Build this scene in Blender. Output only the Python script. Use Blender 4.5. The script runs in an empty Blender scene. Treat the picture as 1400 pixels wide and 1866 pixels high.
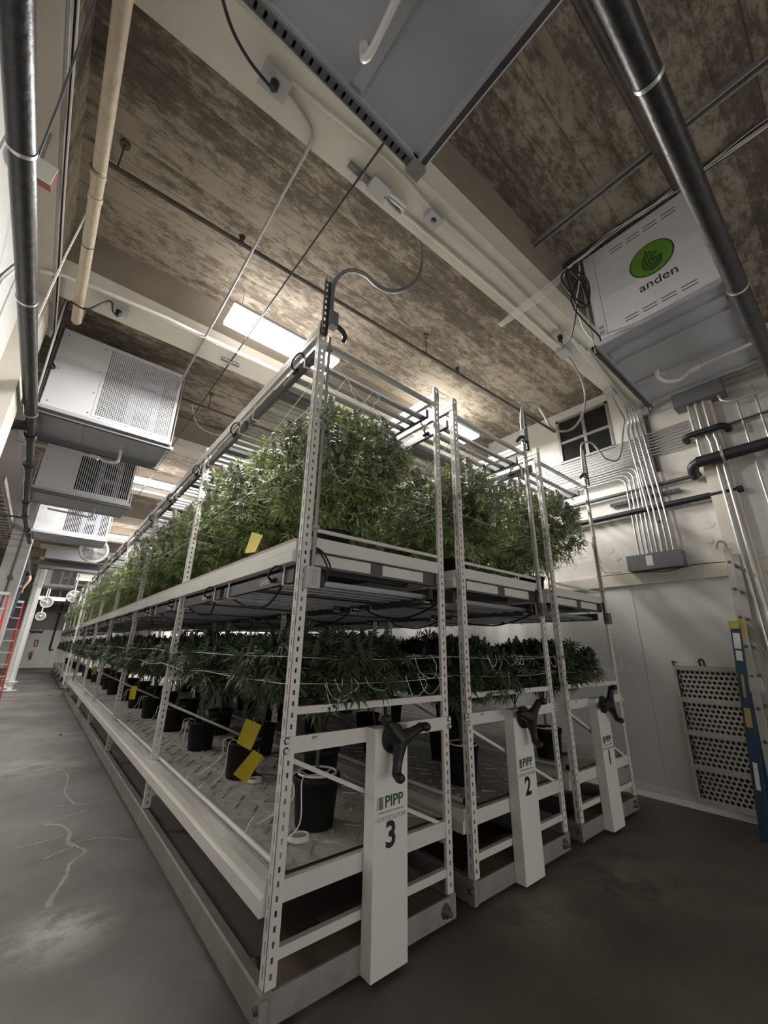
import bpy, math, random
import numpy as np
from mathutils import Vector, Matrix
random.seed(11)
RNG = np.random.default_rng(11)
S = bpy.context.scene
COL = S.collection
PI = math.pi

# ------------------------------------------------------------------ camera
cam_data = bpy.data.cameras.new('camera')
cam = bpy.data.objects.new('camera', cam_data)
COL.objects.link(cam)
cam_data.sensor_fit = 'HORIZONTAL'
cam_data.sensor_width = 36.0
cam_data.lens = 727.0 / 1400.0 * 36.0
cam_data.clip_start = 0.02
yaw, pitch, roll = math.radians(39.48), math.radians(18.91), math.radians(1.04)
F = Vector((math.sin(yaw) * math.cos(pitch), math.cos(yaw) * math.cos(pitch), math.sin(pitch)))
R0 = Vector((math.cos(yaw), -math.sin(yaw), 0))
U0 = R0.cross(F)
RR = math.cos(roll) * R0 + math.sin(roll) * U0
UU = -math.sin(roll) * R0 + math.cos(roll) * U0
M = Matrix((RR, UU, -F)).transposed().to_4x4()
M.translation = Vector((-1.005, -1.944, 1.47))
cam.matrix_world = M
S.camera = cam

# ------------------------------------------------------------------ world, exposure
W = bpy.data.worlds.new('world'); S.world = W; W.use_nodes = True
W.node_tree.nodes['Background'].inputs[0].default_value = (1.0, 0.985, 0.96, 1)
W.node_tree.nodes['Background'].inputs[1].default_value = 2.5
S.view_settings.view_transform = 'Standard'
S.view_settings.look = 'None'
S.view_settings.exposure = 0.0
S.view_settings.gamma = 1.0
S.view_settings.use_curve_mapping = False
S.cycles.use_denoising = True
S.cycles.max_bounces = 8
S.cycles.diffuse_bounces = 5
S.cycles.sample_clamp_indirect = 6.0
LAMP_W = 190.0          # watts of one ceiling light panel
LAMP_UP = 9.0  # watts of the upward lamp added above each housing to brighten the ceiling
LAMP_EMIT = 9.0

# ------------------------------------------------------------------ materials
def mat(name, color, rough=0.6, metal=0.0, emit=None, estr=1.0, noise=None, bump=None, spec=0.5, trans=None):
    """noise=(scale, colour2, contrast)  bump=(scale, strength)"""
    m = bpy.data.materials.new(name); m.use_nodes = True
    nt = m.node_tree; b = nt.nodes['Principled BSDF']
    b.inputs['Base Color'].default_value = (*color, 1)
    b.inputs['Roughness'].default_value = rough
    b.inputs['Metallic'].default_value = metal
    b.inputs['Specular IOR Level'].default_value = spec
    if emit:
        b.inputs['Emission Color'].default_value = (*emit, 1)
        b.inputs['Emission Strength'].default_value = estr
    if noise or bump:
        tc = nt.nodes.new('ShaderNodeTexCoord')
    if noise:
        sc, c2, con = noise
        n = nt.nodes.new('ShaderNodeTexNoise'); n.inputs['Scale'].default_value = sc
        n.inputs['Detail'].default_value = 6; n.inputs['Roughness'].default_value = 0.65
        nt.links.new(tc.outputs['Object'], n.inputs['Vector'])
        r = nt.nodes.new('ShaderNodeValToRGB')
        r.color_ramp.elements[0].position = 0.5 - con; r.color_ramp.elements[1].position = 0.5 + con
        r.color_ramp.elements[0].color = (*color, 1); r.color_ramp.elements[1].color = (*c2, 1)
        nt.links.new(n.outputs[0], r.inputs[0]); nt.links.new(r.outputs[0], b.inputs['Base Color'])
    if bump:
        n2 = nt.nodes.new('ShaderNodeTexNoise'); n2.inputs['Scale'].default_value = bump[0]
        n2.inputs['Detail'].default_value = 4
        nt.links.new(tc.outputs['Object'], n2.inputs['Vector'])
        bp = nt.nodes.new('ShaderNodeBump'); bp.inputs['Strength'].default_value = bump[1]; bp.inputs['Distance'].default_value = 0.02
        nt.links.new(n2.outputs[0], bp.inputs['Height']); nt.links.new(bp.outputs[0], b.inputs['Normal'])
    if trans:
        tb = nt.nodes.new('ShaderNodeBsdfTranslucent'); tb.inputs[0].default_value = (*trans, 1)
        mx = nt.nodes.new('ShaderNodeMixShader'); mx.inputs[0].default_value = 0.22
        out = nt.nodes['Material Output']
        nt.links.new(b.outputs[0], mx.inputs[1]); nt.links.new(tb.outputs[0], mx.inputs[2]); nt.links.new(mx.outputs[0], out.inputs[0])
    return m

STEEL = mat('white_steel', (0.72, 0.695, 0.65), 0.42, noise=(3.0, (0.62, 0.59, 0.54), 0.25))
KIOSK = mat('kiosk_white', (0.74, 0.72, 0.685), 0.4)
ALU = mat('aluminium', (0.62, 0.62, 0.61), 0.35, 0.6)
GALV = mat('galvanised', (0.40, 0.39, 0.37), 0.5, 0.45, noise=(9.0, (0.30, 0.29, 0.27), 0.2))
CONDM = mat('conduit_steel', (0.55, 0.55, 0.54), 0.3, 0.85)
RAILM = mat('base_rail_paint', (0.29, 0.268, 0.24), 0.6, 0.1, noise=(6.0, (0.21, 0.193, 0.17), 0.2))
RUST = mat('rusty_plate', (0.15, 0.105, 0.075), 0.7, noise=(5.0, (0.24, 0.19, 0.15), 0.2))
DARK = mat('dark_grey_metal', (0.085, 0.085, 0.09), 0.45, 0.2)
MIDG = mat('grey_box_metal', (0.17, 0.17, 0.175), 0.5, 0.2)
OUTG = mat('outlet_grey', (0.42, 0.42, 0.41), 0.5, 0.25)
BLACK = mat('black_plastic', (0.012, 0.012, 0.013), 0.45)
RUBBER = mat('black_rubber', (0.014, 0.014, 0.016), 0.6, bump=(40, 0.2))
POT = mat('black_pot', (0.009, 0.009, 0.010), 0.6, spec=0.25)
CABLE = mat('black_cable', (0.01, 0.01, 0.01), 0.5)
WHITEC = mat('white_cable', (0.75, 0.74, 0.71), 0.5)
STRING = mat('white_string', (0.85, 0.85, 0.82), 0.6)
LINER = mat('white_tray_liner', (0.60, 0.575, 0.53), 0.4, noise=(7.0, (0.42, 0.385, 0.335), 0.22), bump=(9.0, 0.9))
PVC = mat('white_pvc', (0.74, 0.73, 0.70), 0.35)
CREAM = mat('cream_pipe', (0.50, 0.43, 0.33), 0.6, noise=(14.0, (0.42, 0.33, 0.22), 0.2), bump=(30, 0.3))
BPIPE = mat('black_iron_pipe', (0.017, 0.016, 0.018), 0.38, 0.0, noise=(22.0, (0.045, 0.042, 0.04), 0.16), bump=(30, 0.15))
SPRK = mat('sprinkler_pipe', (0.05, 0.045, 0.04), 0.5, 0.2, noise=(6.0, (0.12, 0.09, 0.07), 0.15))
INSUL = mat('black_insulation', (0.012, 0.012, 0.014), 0.55)
SHEET = mat('white_sheet_metal', (0.70, 0.705, 0.715), 0.38, 0.0, noise=(1.3, (0.64, 0.645, 0.66), 0.3))
SHEETG = mat('galvanised_pan', (0.52, 0.53, 0.56), 0.45, 0.25, noise=(2.0, (0.46, 0.47, 0.50), 0.3))
INNER = mat('unit_inside', (0.025, 0.028, 0.036), 0.6)
COILM = mat('unit_coil', (0.30, 0.32, 0.42), 0.4)
GREEN = mat('logo_green', (0.125, 0.29, 0.03), 0.5)
PGREEN = mat('logo_dark_green', (0.02, 0.075, 0.03), 0.5)
LGREY = mat('logo_grey', (0.33, 0.33, 0.31), 0.5)
PALEG = mat('logo_pale_green', (0.42, 0.46, 0.38), 0.5)
INK = mat('black_ink', (0.012, 0.012, 0.014), 0.5)
YELLOW = mat('yellow_sticky', (0.72, 0.56, 0.02), 0.5, noise=(60.0, (0.55, 0.42, 0.02), 0.2))
BLUE = mat('blue_fibreglass', (0.014, 0.052, 0.095), 0.45)
REDL = mat('red_fibreglass', (0.42, 0.035, 0.03), 0.45)
LABELW = mat('paper_label', (0.68, 0.68, 0.65), 0.6)
LABELY = mat('yellow_label', (0.40, 0.34, 0.09), 0.6)
GLASS = mat('dark_window_glass', (0.012, 0.014, 0.015), 0.12)
PERF = mat('perforated_steel', (0.52, 0.47, 0.41), 0.5, 0.1, noise=(5.0, (0.42, 0.375, 0.32), 0.2))
ALUD = mat('weathered_aluminium', (0.44, 0.42, 0.385), 0.5, 0.2, noise=(6.0, (0.34, 0.32, 0.29), 0.2))
DIFF = mat('lit_diffuser', (0.9, 0.9, 0.88), 0.5, emit=(1.0, 0.98, 0.94), estr=LAMP_EMIT)
BEAMW = mat('painted_beam', (0.66, 0.615, 0.54), 0.6, noise=(2.2, (0.58, 0.525, 0.445), 0.2), bump=(14, 0.15))
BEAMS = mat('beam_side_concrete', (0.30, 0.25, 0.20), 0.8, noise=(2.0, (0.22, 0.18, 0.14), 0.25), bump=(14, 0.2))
SKIN = mat('skin', (0.55, 0.34, 0.25), 0.5)
SHIRT = mat('black_shirt', (0.015, 0.015, 0.018), 0.8)
TROUS = mat('dark_trousers', (0.03, 0.05, 0.06), 0.8)
HAIR = mat('dark_hair', (0.03, 0.02, 0.015), 0.6)
REDX = mat('extinguisher_red', (0.40, 0.03, 0.025), 0.4)
REDB = mat('red_brown_paint', (0.22, 0.045, 0.03), 0.6)
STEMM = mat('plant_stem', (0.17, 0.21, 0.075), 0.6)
STEMD = mat('lower_stem_shaded', (0.075, 0.085, 0.04), 0.6)  # darker stem copy, lower tier's shade put into the colour
LEAF_U = mat('upper_leaf_lit', (0.052, 0.082, 0.022), 0.32, noise=(11.0, (0.48, 0.56, 0.25), 0.08), trans=(0.22, 0.30, 0.07))  # strong light and leaf highlights of the upper tier put into the colour
LEAF_L = mat('lower_leaf_shaded', (0.030, 0.050, 0.022), 0.42, noise=(6.0, (0.095, 0.135, 0.06), 0.12), trans=(0.05, 0.09, 0.02))  # shade of the lower tier put into the leaf colour
BUD_U = mat('upper_bud_lit', (0.07, 0.075, 0.05), 0.5, noise=(26.0, (0.48, 0.50, 0.37), 0.12))  # pale lit specks painted into the bud colour
BUD_L = mat('lower_bud_shaded', (0.025, 0.03, 0.02), 0.6, noise=(20.0, (0.075, 0.085, 0.055), 0.2))  # dark bud copy, with the lower tier's shade in its colour
SOIL = mat('grow_medium', (0.06, 0.045, 0.03), 0.9)
CRACK = mat('crack_filler', (0.31, 0.29, 0.265), 0.7, noise=(9.0, (0.18, 0.165, 0.15), 0.2))

def mat_floor():
    m = bpy.data.materials.new('floor_concrete'); m.use_nodes = True
    nt = m.node_tree; N = nt.nodes; L = nt.links; b = N['Principled BSDF']
    tc = N.new('ShaderNodeTexCoord')
    def noise(sc, det=6, rgh=0.6):
        n = N.new('ShaderNodeTexNoise'); n.inputs['Scale'].default_value = sc; n.inputs['Detail'].default_value = det
        n.inputs['Roughness'].default_value = rgh; L.new(tc.outputs['Object'], n.inputs['Vector']); return n
    n1 = noise(0.9, 8, 0.6)
    r1 = N.new('ShaderNodeValToRGB'); e = r1.color_ramp.elements
    e[0].position = 0.32; e[0].color = (0.105, 0.092, 0.082, 1); e[1].position = 0.70; e[1].color = (0.205, 0.189, 0.175, 1)
    L.new(n1.outputs[0], r1.inputs[0]); prev = r1.outputs[0]
    # worn pale patches with a place of their own on the slab
    n2 = noise(3.2, 8, 0.7)
    for (cx, cy, rad, amt) in ((-0.58, 1.28, 0.36, 0.9), (-0.50, 1.33, 0.16, 0.5), (1.62, -0.20, 0.45, 0.6), (2.50, -0.35, 0.6, 0.6), (-0.72, 5.2, 0.8, 0.5)):
        v = N.new('ShaderNodeVectorMath'); v.operation = 'DISTANCE'; v.inputs[1].default_value = (cx, cy, 0)
        L.new(tc.outputs['Object'], v.inputs[0])
        mr = N.new('ShaderNodeMapRange'); mr.inputs[1].default_value = rad; mr.inputs[2].default_value = 0.0
        L.new(v.outputs['Value'], mr.inputs[0])
        mu = N.new('ShaderNodeMath'); mu.operation = 'MULTIPLY'; L.new(mr.outputs[0], mu.inputs[0])
        rr = N.new('ShaderNodeMapRange'); rr.inputs[1].default_value = 0.40; rr.inputs[2].default_value = 0.56
        L.new(n2.outputs[0], rr.inputs[0]); L.new(rr.outputs[0], mu.inputs[1])
        m2 = N.new('ShaderNodeMath'); m2.operation = 'MULTIPLY'; m2.inputs[1].default_value = amt; L.new(mu.outputs[0], m2.inputs[0])
        mx = N.new('ShaderNodeMixRGB'); mx.inputs[2].default_value = (0.42, 0.40, 0.37, 1)
        L.new(m2.outputs[0], mx.inputs[0]); L.new(prev, mx.inputs[1]); prev = mx.outputs[0]
    # right part of the slab: brown tone, with shade also painted into the colour
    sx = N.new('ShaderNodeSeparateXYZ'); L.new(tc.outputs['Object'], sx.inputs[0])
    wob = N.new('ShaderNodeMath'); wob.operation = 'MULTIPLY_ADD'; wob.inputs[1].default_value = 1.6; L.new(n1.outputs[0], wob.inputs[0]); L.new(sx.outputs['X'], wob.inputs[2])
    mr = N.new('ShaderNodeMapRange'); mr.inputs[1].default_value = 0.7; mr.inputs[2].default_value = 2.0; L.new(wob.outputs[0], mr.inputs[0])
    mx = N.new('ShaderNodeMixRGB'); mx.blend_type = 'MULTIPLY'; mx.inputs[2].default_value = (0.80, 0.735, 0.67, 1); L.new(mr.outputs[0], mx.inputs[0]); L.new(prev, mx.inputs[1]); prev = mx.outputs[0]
    L.new(prev, b.inputs['Base Color'])
    b.inputs['Roughness'].default_value = 0.65; b.inputs['Specular IOR Level'].default_value = 0.3
    n3 = noise(60, 3)
    bp = N.new('ShaderNodeBump'); bp.inputs['Strength'].default_value = 0.12; L.new(n3.outputs[0], bp.inputs['Height']); L.new(bp.outputs[0], b.inputs['Normal'])
    return m

def mat_ceiling():
    m = bpy.data.materials.new('ceiling_concrete'); m.use_nodes = True
    nt = m.node_tree; N = nt.nodes; L = nt.links; b = N['Principled BSDF']
    tc = N.new('ShaderNodeTexCoord')
    mp = N.new('ShaderNodeMapping'); mp.inputs['Scale'].default_value = (0.42, 1.0, 1.0); L.new(tc.outputs['Object'], mp.inputs[0])
    def noise(sc, det, rgh, src=None):
        n = N.new('ShaderNodeTexNoise'); n.inputs['Scale'].default_value = sc; n.inputs['Detail'].default_value = det
        n.inputs['Roughness'].default_value = rgh; L.new(src or mp.outputs[0], n.inputs['Vector']); return n
    big = noise(0.8, 3, 0.5); mid = noise(5.5, 8, 0.75); fine = noise(15.0, 12, 0.85)
    def lin(src, k, add):
        n = N.new('ShaderNodeMath'); n.operation = 'MULTIPLY_ADD'; n.inputs[1].default_value = k; L.new(src, n.inputs[0])
        if isinstance(add, float): n.inputs[2].default_value = add
        else: L.new(add, n.inputs[2])
        return n.outputs[0]
    v = lin(big.outputs[0], 0.50, 0.0); v = lin(mid.outputs[0], 0.50, v); v = lin(fine.outputs[0], 0.80, v)
    # each form board took up the stain a little differently
    sx = N.new('ShaderNodeSeparateXYZ'); L.new(tc.outputs['Object'], sx.inputs[0])
    dv = N.new('ShaderNodeMath'); dv.operation = 'DIVIDE'; dv.inputs[1].default_value = 0.19; L.new(sx.outputs['Y'], dv.inputs[0])
    fl = N.new('ShaderNodeMath'); fl.operation = 'FLOOR'; L.new(dv.outputs[0], fl.inputs[0])
    wn = N.new('ShaderNodeTexWhiteNoise'); wn.noise_dimensions = '1D'; L.new(fl.outputs[0], wn.inputs['W'])
    v = lin(wn.outputs[0], 0.09, v)
    r = N.new('ShaderNodeValToRGB'); e = r.color_ramp.elements
    e[0].position = 0.70; e[0].color = (0.066, 0.052, 0.040, 1); e[1].position = 1.14; e[1].color = (0.40, 0.34, 0.265, 1)
    k = e.new(0.90); k.color = (0.165, 0.132, 0.100, 1)
    L.new(v, r.inputs[0]); L.new(r.outputs[0], b.inputs['Base Color'])
    b.inputs['Roughness'].default_value = 0.85
    # board joints
    fr = N.new('ShaderNodeMath'); fr.operation = 'FRACT'; L.new(dv.outputs[0], fr.inputs[0])
    cp = N.new('ShaderNodeMath'); cp.operation = 'COMPARE'; cp.inputs[1].default_value = 0.0; cp.inputs[2].default_value = 0.05; L.new(fr.outputs[0], cp.inputs[0])
    jm = N.new('ShaderNodeMixRGB'); jm.blend_type = 'MULTIPLY'; jm.inputs[2].default_value = (0.66, 0.63, 0.60, 1); L.new(cp.outputs[0], jm.inputs[0]); L.new(r.outputs[0], jm.inputs[1]); L.new(jm.outputs[0], b.inputs['Base Color'])
    sm = N.new('ShaderNodeMath'); sm.operation = 'MULTIPLY_ADD'; sm.inputs[1].default_value = 0.5; L.new(cp.outputs[0], sm.inputs[0]); L.new(fine.outputs[0], sm.inputs[2])
    bp = N.new('ShaderNodeBump'); bp.inputs['Strength'].default_value = 0.55; bp.inputs['Distance'].default_value = 0.03
    L.new(sm.outputs[0], bp.inputs['Height']); L.new(bp.outputs[0], b.inputs['Normal'])
    return m

def mat_plaster():
    m = mat('wall_plaster', (0.60, 0.56, 0.50), 0.75, noise=(1.6, (0.72, 0.695, 0.645), 0.16), bump=(12, 0.12))
    return m
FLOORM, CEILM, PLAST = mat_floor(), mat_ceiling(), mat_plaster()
PANELM = mat('white_wall_panel', (0.68, 0.67, 0.645), 0.42, noise=(0.8, (0.62, 0.61, 0.585), 0.3))
GREYWALL = mat('far_grey_wall', (0.30, 0.28, 0.265), 0.7, noise=(1.0, (0.24, 0.225, 0.21), 0.3))
COLUMN = mat('column_paint', (0.50, 0.475, 0.45), 0.6, noise=(1.5, (0.44, 0.41, 0.385), 0.3))

# ------------------------------------------------------------------ mesh helper
class MB:
    def __init__(self): self.v = []; self.f = []; self.s = []
    def add(self, vs, fs, smooth=False):
        o = len(self.v); self.v += [tuple(p) for p in vs]
        for f in fs: self.f.append(tuple(i + o for i in f)); self.s.append(smooth)
        return self
    def box(self, x0, y0, z0, x1, y1, z1):
        return self.add([(x0, y0, z0), (x1, y0, z0), (x1, y1, z0), (x0, y1, z0), (x0, y0, z1), (x1, y0, z1), (x1, y1, z1), (x0, y1, z1)],
                        [(0, 3, 2, 1), (4, 5, 6, 7), (0, 1, 5, 4), (1, 2, 6, 5), (2, 3, 7, 6), (3, 0, 4, 7)])
    def obox(self, c, a, b, d):
        c, a, b, d = Vector(c), Vector(a), Vector(b), Vector(d)
        vs = [c - a - b - d, c + a - b - d, c + a + b - d, c - a + b - d, c - a - b + d, c + a - b + d, c + a + b + d, c - a + b + d]
        return self.add(vs, [(0, 3, 2, 1), (4, 5, 6, 7), (0, 1, 5, 4), (1, 2, 6, 5), (2, 3, 7, 6), (3, 0, 4, 7)])
    def bar(self, p, q, w, h, up=(0, 0, 1)):
        p, q, up = Vector(p), Vector(q), Vector(up); d = q - p
        s = d.cross(up)
        if s.length < 1e-6: s = d.cross(Vector((1, 0, 0)))
        s.normalize(); t = s.cross(d).normalized()
        return self.obox((p + q) / 2, d / 2, s * w / 2, t * h / 2)
    def tube(self, pts, r, n=8, caps=True):
        pts = [Vector(p) for p in pts]; k = len(pts)
        rs = r if isinstance(r, (list, tuple)) else [r] * k
        t = [(pts[min(i + 1, k - 1)] - pts[max(i - 1, 0)]).normalized() for i in range(k)]
        u = t[0].orthogonal().normalized(); vs = []
        for i in range(k):
            u = (u - t[i] * u.dot(t[i]))
            u = u.normalized() if u.length > 1e-6 else t[i].orthogonal().normalized()
            w = t[i].cross(u)
            for j in range(n):
                a = 2 * PI * j / n; vs.append(pts[i] + rs[i] * (math.cos(a) * u + math.sin(a) * w))
        fs = [(i * n + j, i * n + (j + 1) % n, (i + 1) * n + (j + 1) % n, (i + 1) * n + j) for i in range(k - 1) for j in range(n)]
        self.add(vs, fs, True)
        if caps: self.add(vs[:n][::-1], [tuple(range(n))]); self.add(vs[-n:], [tuple(range(n))])
        return self
    def lathe(self, prof, c=(0, 0, 0), n=20, axis='z'):
        c = Vector(c); vs = []
        for r, z in prof:
            for j in range(n):
                a = 2 * PI * j / n; p = (r * math.cos(a), r * math.sin(a), z)
                if axis == 'y': p = (p[0], p[2], p[1])
                if axis == 'x': p = (p[2], p[0], p[1])
                vs.append(c + Vector(p))
        k = len(prof)
        fs = [(i * n + j, i * n + (j + 1) % n, (i + 1) * n + (j + 1) % n, (i + 1) * n + j) for i in range(k - 1) for j in range(n)]
        return self.add(vs, fs, True)
    def prism(self, poly, vec):
        vec = Vector(vec); a = [Vector(p) for p in poly]; n = len(a)
        return self.add(a + [p + vec for p in a], [tuple(range(n))[::-1], tuple(range(n, 2 * n))] + [(i, (i + 1) % n, n + (i + 1) % n, n + i) for i in range(n)])
    def mesh(self, name, m=None):
        me = bpy.data.meshes.new(name); me.from_pydata(self.v, [], self.f)
        me.polygons.foreach_set('use_smooth', self.s); me.update()
        if m: me.materials.append(m)
        return me
    def build(self, name, m, parent=None, loc=None):
        return put(name, self.mesh(name, m), parent, loc)

def put(name, me, parent=None, loc=None, rot=None):
    o = bpy.data.objects.new(name, me); COL.objects.link(o)
    if parent: o.parent = parent
    if loc: o.location = loc
    if rot: o.rotation_euler = rot
    return o
def tag(o, label, cat, group=None, kind=None):
    o['label'] = label; o['category'] = cat
    if group: o['group'] = group
    if kind: o['kind'] = kind
    return o
def thing(name, label, cat, loc=(0, 0, 0), group=None, rot=None):
    return tag(put(name, None, None, loc, rot), label, cat, group)
def struct(o): o['kind'] = 'structure'; return o
def stuff(o): o['kind'] = 'stuff'; return o
def copy_tree(o, parent=None):
    c = o.copy(); COL.objects.link(c)
    if parent: c.parent = parent
    for ch in o.children: copy_tree(ch, c)
    return c
ORD = ['first', 'second', 'third', 'fourth', 'fifth', 'sixth', 'seventh', 'eighth', 'ninth', 'tenth', 'eleventh', 'twelfth', 'thirteenth', 'fourteenth', 'fifteenth', 'sixteenth', 'seventeenth', 'eighteenth', 'nineteenth', 'twentieth']
def curve(pts, n=6):
    """smooth a point list (Catmull-Rom)"""
    P = [Vector(p) for p in pts]; out = []
    for i in range(len(P) - 1):
        a, b, c, d = P[max(i - 1, 0)], P[i], P[i + 1], P[min(i + 2, len(P) - 1)]
        for k in range(n):
            t = k / n
            out.append(0.5 * ((2 * b) + (c - a) * t + (2 * a - 5 * b + 4 * c - d) * t * t + (3 * b - a - 3 * c + d) * t ** 3))
    out.append(P[-1]); return out
def text_mesh(txt, size, depth=0.001, m=None, bold=0.0):
    cu = bpy.data.curves.new('lettering', 'FONT'); cu.body = txt; cu.size = size; cu.extrude = depth; cu.offset = bold
    cu.align_x = 'CENTER'; cu.align_y = 'CENTER'; cu.resolution_u = 3
    o = bpy.data.objects.new('lettering', cu); COL.objects.link(o)
    me = bpy.data.meshes.new_from_object(o.evaluated_get(bpy.context.evaluated_depsgraph_get()))
    bpy.data.objects.remove(o)
    if m: me.materials.clear(); me.materials.append(m)
    return me

ZC, XW, XG = 5.0, 4.515, -1.57      # ceiling height, right wall, girder face

# ================================================================== STRUCTURE
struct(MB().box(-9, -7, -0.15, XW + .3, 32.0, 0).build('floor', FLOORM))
ceil_o = struct(MB().box(-9, -7, ZC, XW + .3, 32.0, ZC + .2).build('ceiling', CEILM))
# right wall with a window hole
w = MB()
wy0, wy1, wz0, wz1 = -0.20, 0.56, 4.135, 4.87
w.box(XW, -7, 0, XW + .25, wy0, ZC); w.box(XW, wy1, 0, XW + .25, 32, ZC)
w.box(XW, wy0, 0, XW + .25, wy1, wz0); w.box(XW, wy0, wz1, XW + .25, wy1, ZC)
wall_r = struct(w.build('wall_right', PLAST))
k = 0; y = -3.74
while y < 14:
    MB().box(XW - .006, y + .004, .10, XW + .001, y + 1.216, 2.255).build('panel', PANELM, wall_r); y += 1.22
MB().box(XW - .005, -3.7, 2.42, XW + .001, -1.30, 3.46).build('panel', PANELM, wall_r)
for (yy, zz, ry, rz) in ((-.55, 2.95, .05, .07), (-.52, 3.0, .04, .03), (-.95, 2.85, .08, .05), (-.93, 2.68, .06, .04), (-.60, 2.78, .03, .06), (.1, 2.75, .06, .05), (.6, 2.62, .05, .06), (.02, 2.62, .04, .03)):
    pm = MB(); n = 14
    pts = [(XW - .003, yy + ry * math.cos(2 * PI * j / n) * random.uniform(.8, 1.2), zz + rz * math.sin(2 * PI * j / n) * random.uniform(.8, 1.2)) for j in range(n)]
    pm.prism(pts, (.004, 0, 0)); pm.build('plaster_patch', PANELM, wall_r)
struct(MB().box(XW - .035, -7, 2.262, XW, 32, 2.40).build('trim_1', BEAMW))
struct(MB().prism([(XW, -7, 0), (XW - .05, -7, 0), (XW - .018, -7, .05), (XW - .012, -7, .115), (XW, -7, .115)], (0, 39, 0)).build('baseboard_right', PANELM))
# window
win = struct(put('window_1', None))
fm = MB()
for a, b2 in (((wy0, wz0), (wy1, wz0 + .035)), ((wy0, wz1 - .035), (wy1, wz1)), ((wy0, wz0), (wy0 + .035, wz1)), ((wy1 - .035, wz0), (wy1, wz1))):
    fm.box(XW - .012, a[0], a[1], XW + .06, b2[0], b2[1])
fm.build('window_frame', GALV, win)
ym, zm = .165, 4.48
MB().box(XW, ym - .022, wz0 + .03, XW + .05, ym + .022, wz1 - .03).build('mullion', GALV, win)
MB().box(XW + .002, wy0 + .03, zm - .02, XW + .05, wy1 - .03, zm + .02).build('mullion', GALV, win)
for (a, b2) in ((wy0 + .03, ym), (ym, wy1 - .03)):
    for (c, d) in ((wz0 + .03, zm), (zm, wz1 - .03)):
        MB().box(XW + .02, a, c, XW + .03, b2, d).build('pane', GLASS, win)
# pilaster on the right wall
struct(MB().box(XW - .10, -1.30, 0, XW, -1.075, ZC).build('pilaster', BEAMW))
# far wall
fw = struct(MB().box(-9, 31.7, 0, XW, 31.95, ZC).build('wall_far', GREYWALL))
y = -5.0
while y < XW - 1:
    MB().box(y + .005, 31.69, 0.0, y + 1.215, 31.701, 2.22).build('panel', PANELM, fw); y += 1.22
struct(MB().box(-9, -7.2, 2.15, XW + .3, -7.0, ZC).build('added_back_wall', GREYWALL))  # unseen wall, added so world light enters only low down
# left wall, column and girder
struct(MB().box(-2.0, -7, 0, -1.755, 2.35, 4.5).build('wall_left', PANELM))
wl = bpy.data.objects['wall_left']
for y0_ in (-1.9, -.68, .54, 1.76):
    MB().box(-1.757, y0_, 0.1, -1.748, y0_ + 1.19, 4.2).build('panel', PANELM, wl)
    MB().box(-1.757, y0_ + 1.195, 0.1, -1.738, y0_ + 1.215, 4.2).build('batten', SHEET, wl)
struct(MB().box(-1.95, 2.28, 0, -1.60, 2.72, 4.5).build('pillar', BEAMW))
struct(MB().prism([(-2.1, -7, 4.5), (-1.60, -7, 4.5), (-1.585, -7, 4.485), (-1.57, -7, 4.5), (-1.57, -7, 5.0), (-2.1, -7, 5.0)], (0, 9.9, 0)).build('ceiling_girder', BEAMW))
gs = struct(MB().box(-1.572, -7, 4.60, -1.55, 2.9, 5.0).build('girder_side', CEILM))
struct(MB().box(-2.3, 2.9, 4.62, -1.95, 32, 5.0).build('ceiling_girder', COLUMN))
# cross beams under the slab, with chamfered edges
def beam(y, slope=0.0, wd=.34, x0=XG, x1=XW):
    zb = 4.55
    prof = [(-wd / 2 - .10, ZC), (-wd / 2 - .06, zb + .10), (-wd / 2 + .01, zb), (wd / 2, zb), (wd / 2 + .02, ZC)]
    b_ = MB(); yA, yB = y, y + slope * (x1 - x0)
    a = [(x0, yA + p, z) for p, z in prof]; c = [(x1, yB + p, z) for p, z in prof]; n = len(prof)
    b_.add(a + c, [tuple(range(n))[::-1], tuple(range(n, 2 * n))] + [(i, (i + 1) % n, n + (i + 1) % n, n + i) for i in range(n)])
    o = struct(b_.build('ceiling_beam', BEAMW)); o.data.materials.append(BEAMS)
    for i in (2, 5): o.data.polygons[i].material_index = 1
    return o
beam(-.43, -.030)
beam(2.09); y = 4.85
while y < 31: beam(y, 0, .30); y += 2.75
beam(-3.4)
# floor: crack filler and steel guide rails let into the slab
fl = bpy.data.objects['floor']
CR = [[(-.62, 3.02), (-.50, 2.95), (-.44, 2.72), (-.46, 2.50), (-.37, 2.27), (-.47, 2.11), (-.50, 1.93), (-.585, 1.68), (-.60, 1.58)],
      [(-.43, 2.48), (-.28, 2.47), (-.16, 2.38), (-.06, 2.25)], [(-.62, 3.02), (-.46, 3.12), (-.28, 3.20)], [(-.78, 2.62), (-.66, 2.63), (-.50, 2.66)],
      [(-.36, 3.45), (-.42, 3.9), (-.36, 4.6), (-.48, 5.1)], [(-.52, 3.5), (-.38, 3.42), (-.22, 3.38)], [(-.62, 4.9), (-.4, 4.85), (-.25, 4.7)], [(-.62, 2.3), (-.50, 2.37), (-.42, 2.4)]]
for pts in CR:
    c = curve([(p[0], p[1], 0) for p in pts], 5); cm = MB(); L_, R_ = [], []
    for i, p in enumerate(c):
        t = (c[min(i + 1, len(c) - 1)] - c[max(i - 1, 0)]).normalized(); s = Vector((-t.y, t.x, 0)); hw = random.uniform(.008, .022) * (1 if len(pts) > 5 else .6)
        L_.append(p + s * hw + Vector((0, 0, .0015))); R_.append(p - s * hw + Vector((0, 0, .0015)))
    n = len(c); cm.add(L_ + R_, [(i, i + 1, n + i + 1, n + i) for i in range(n - 1)])
    cm.build('crack_filler', CRACK, fl)
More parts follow.
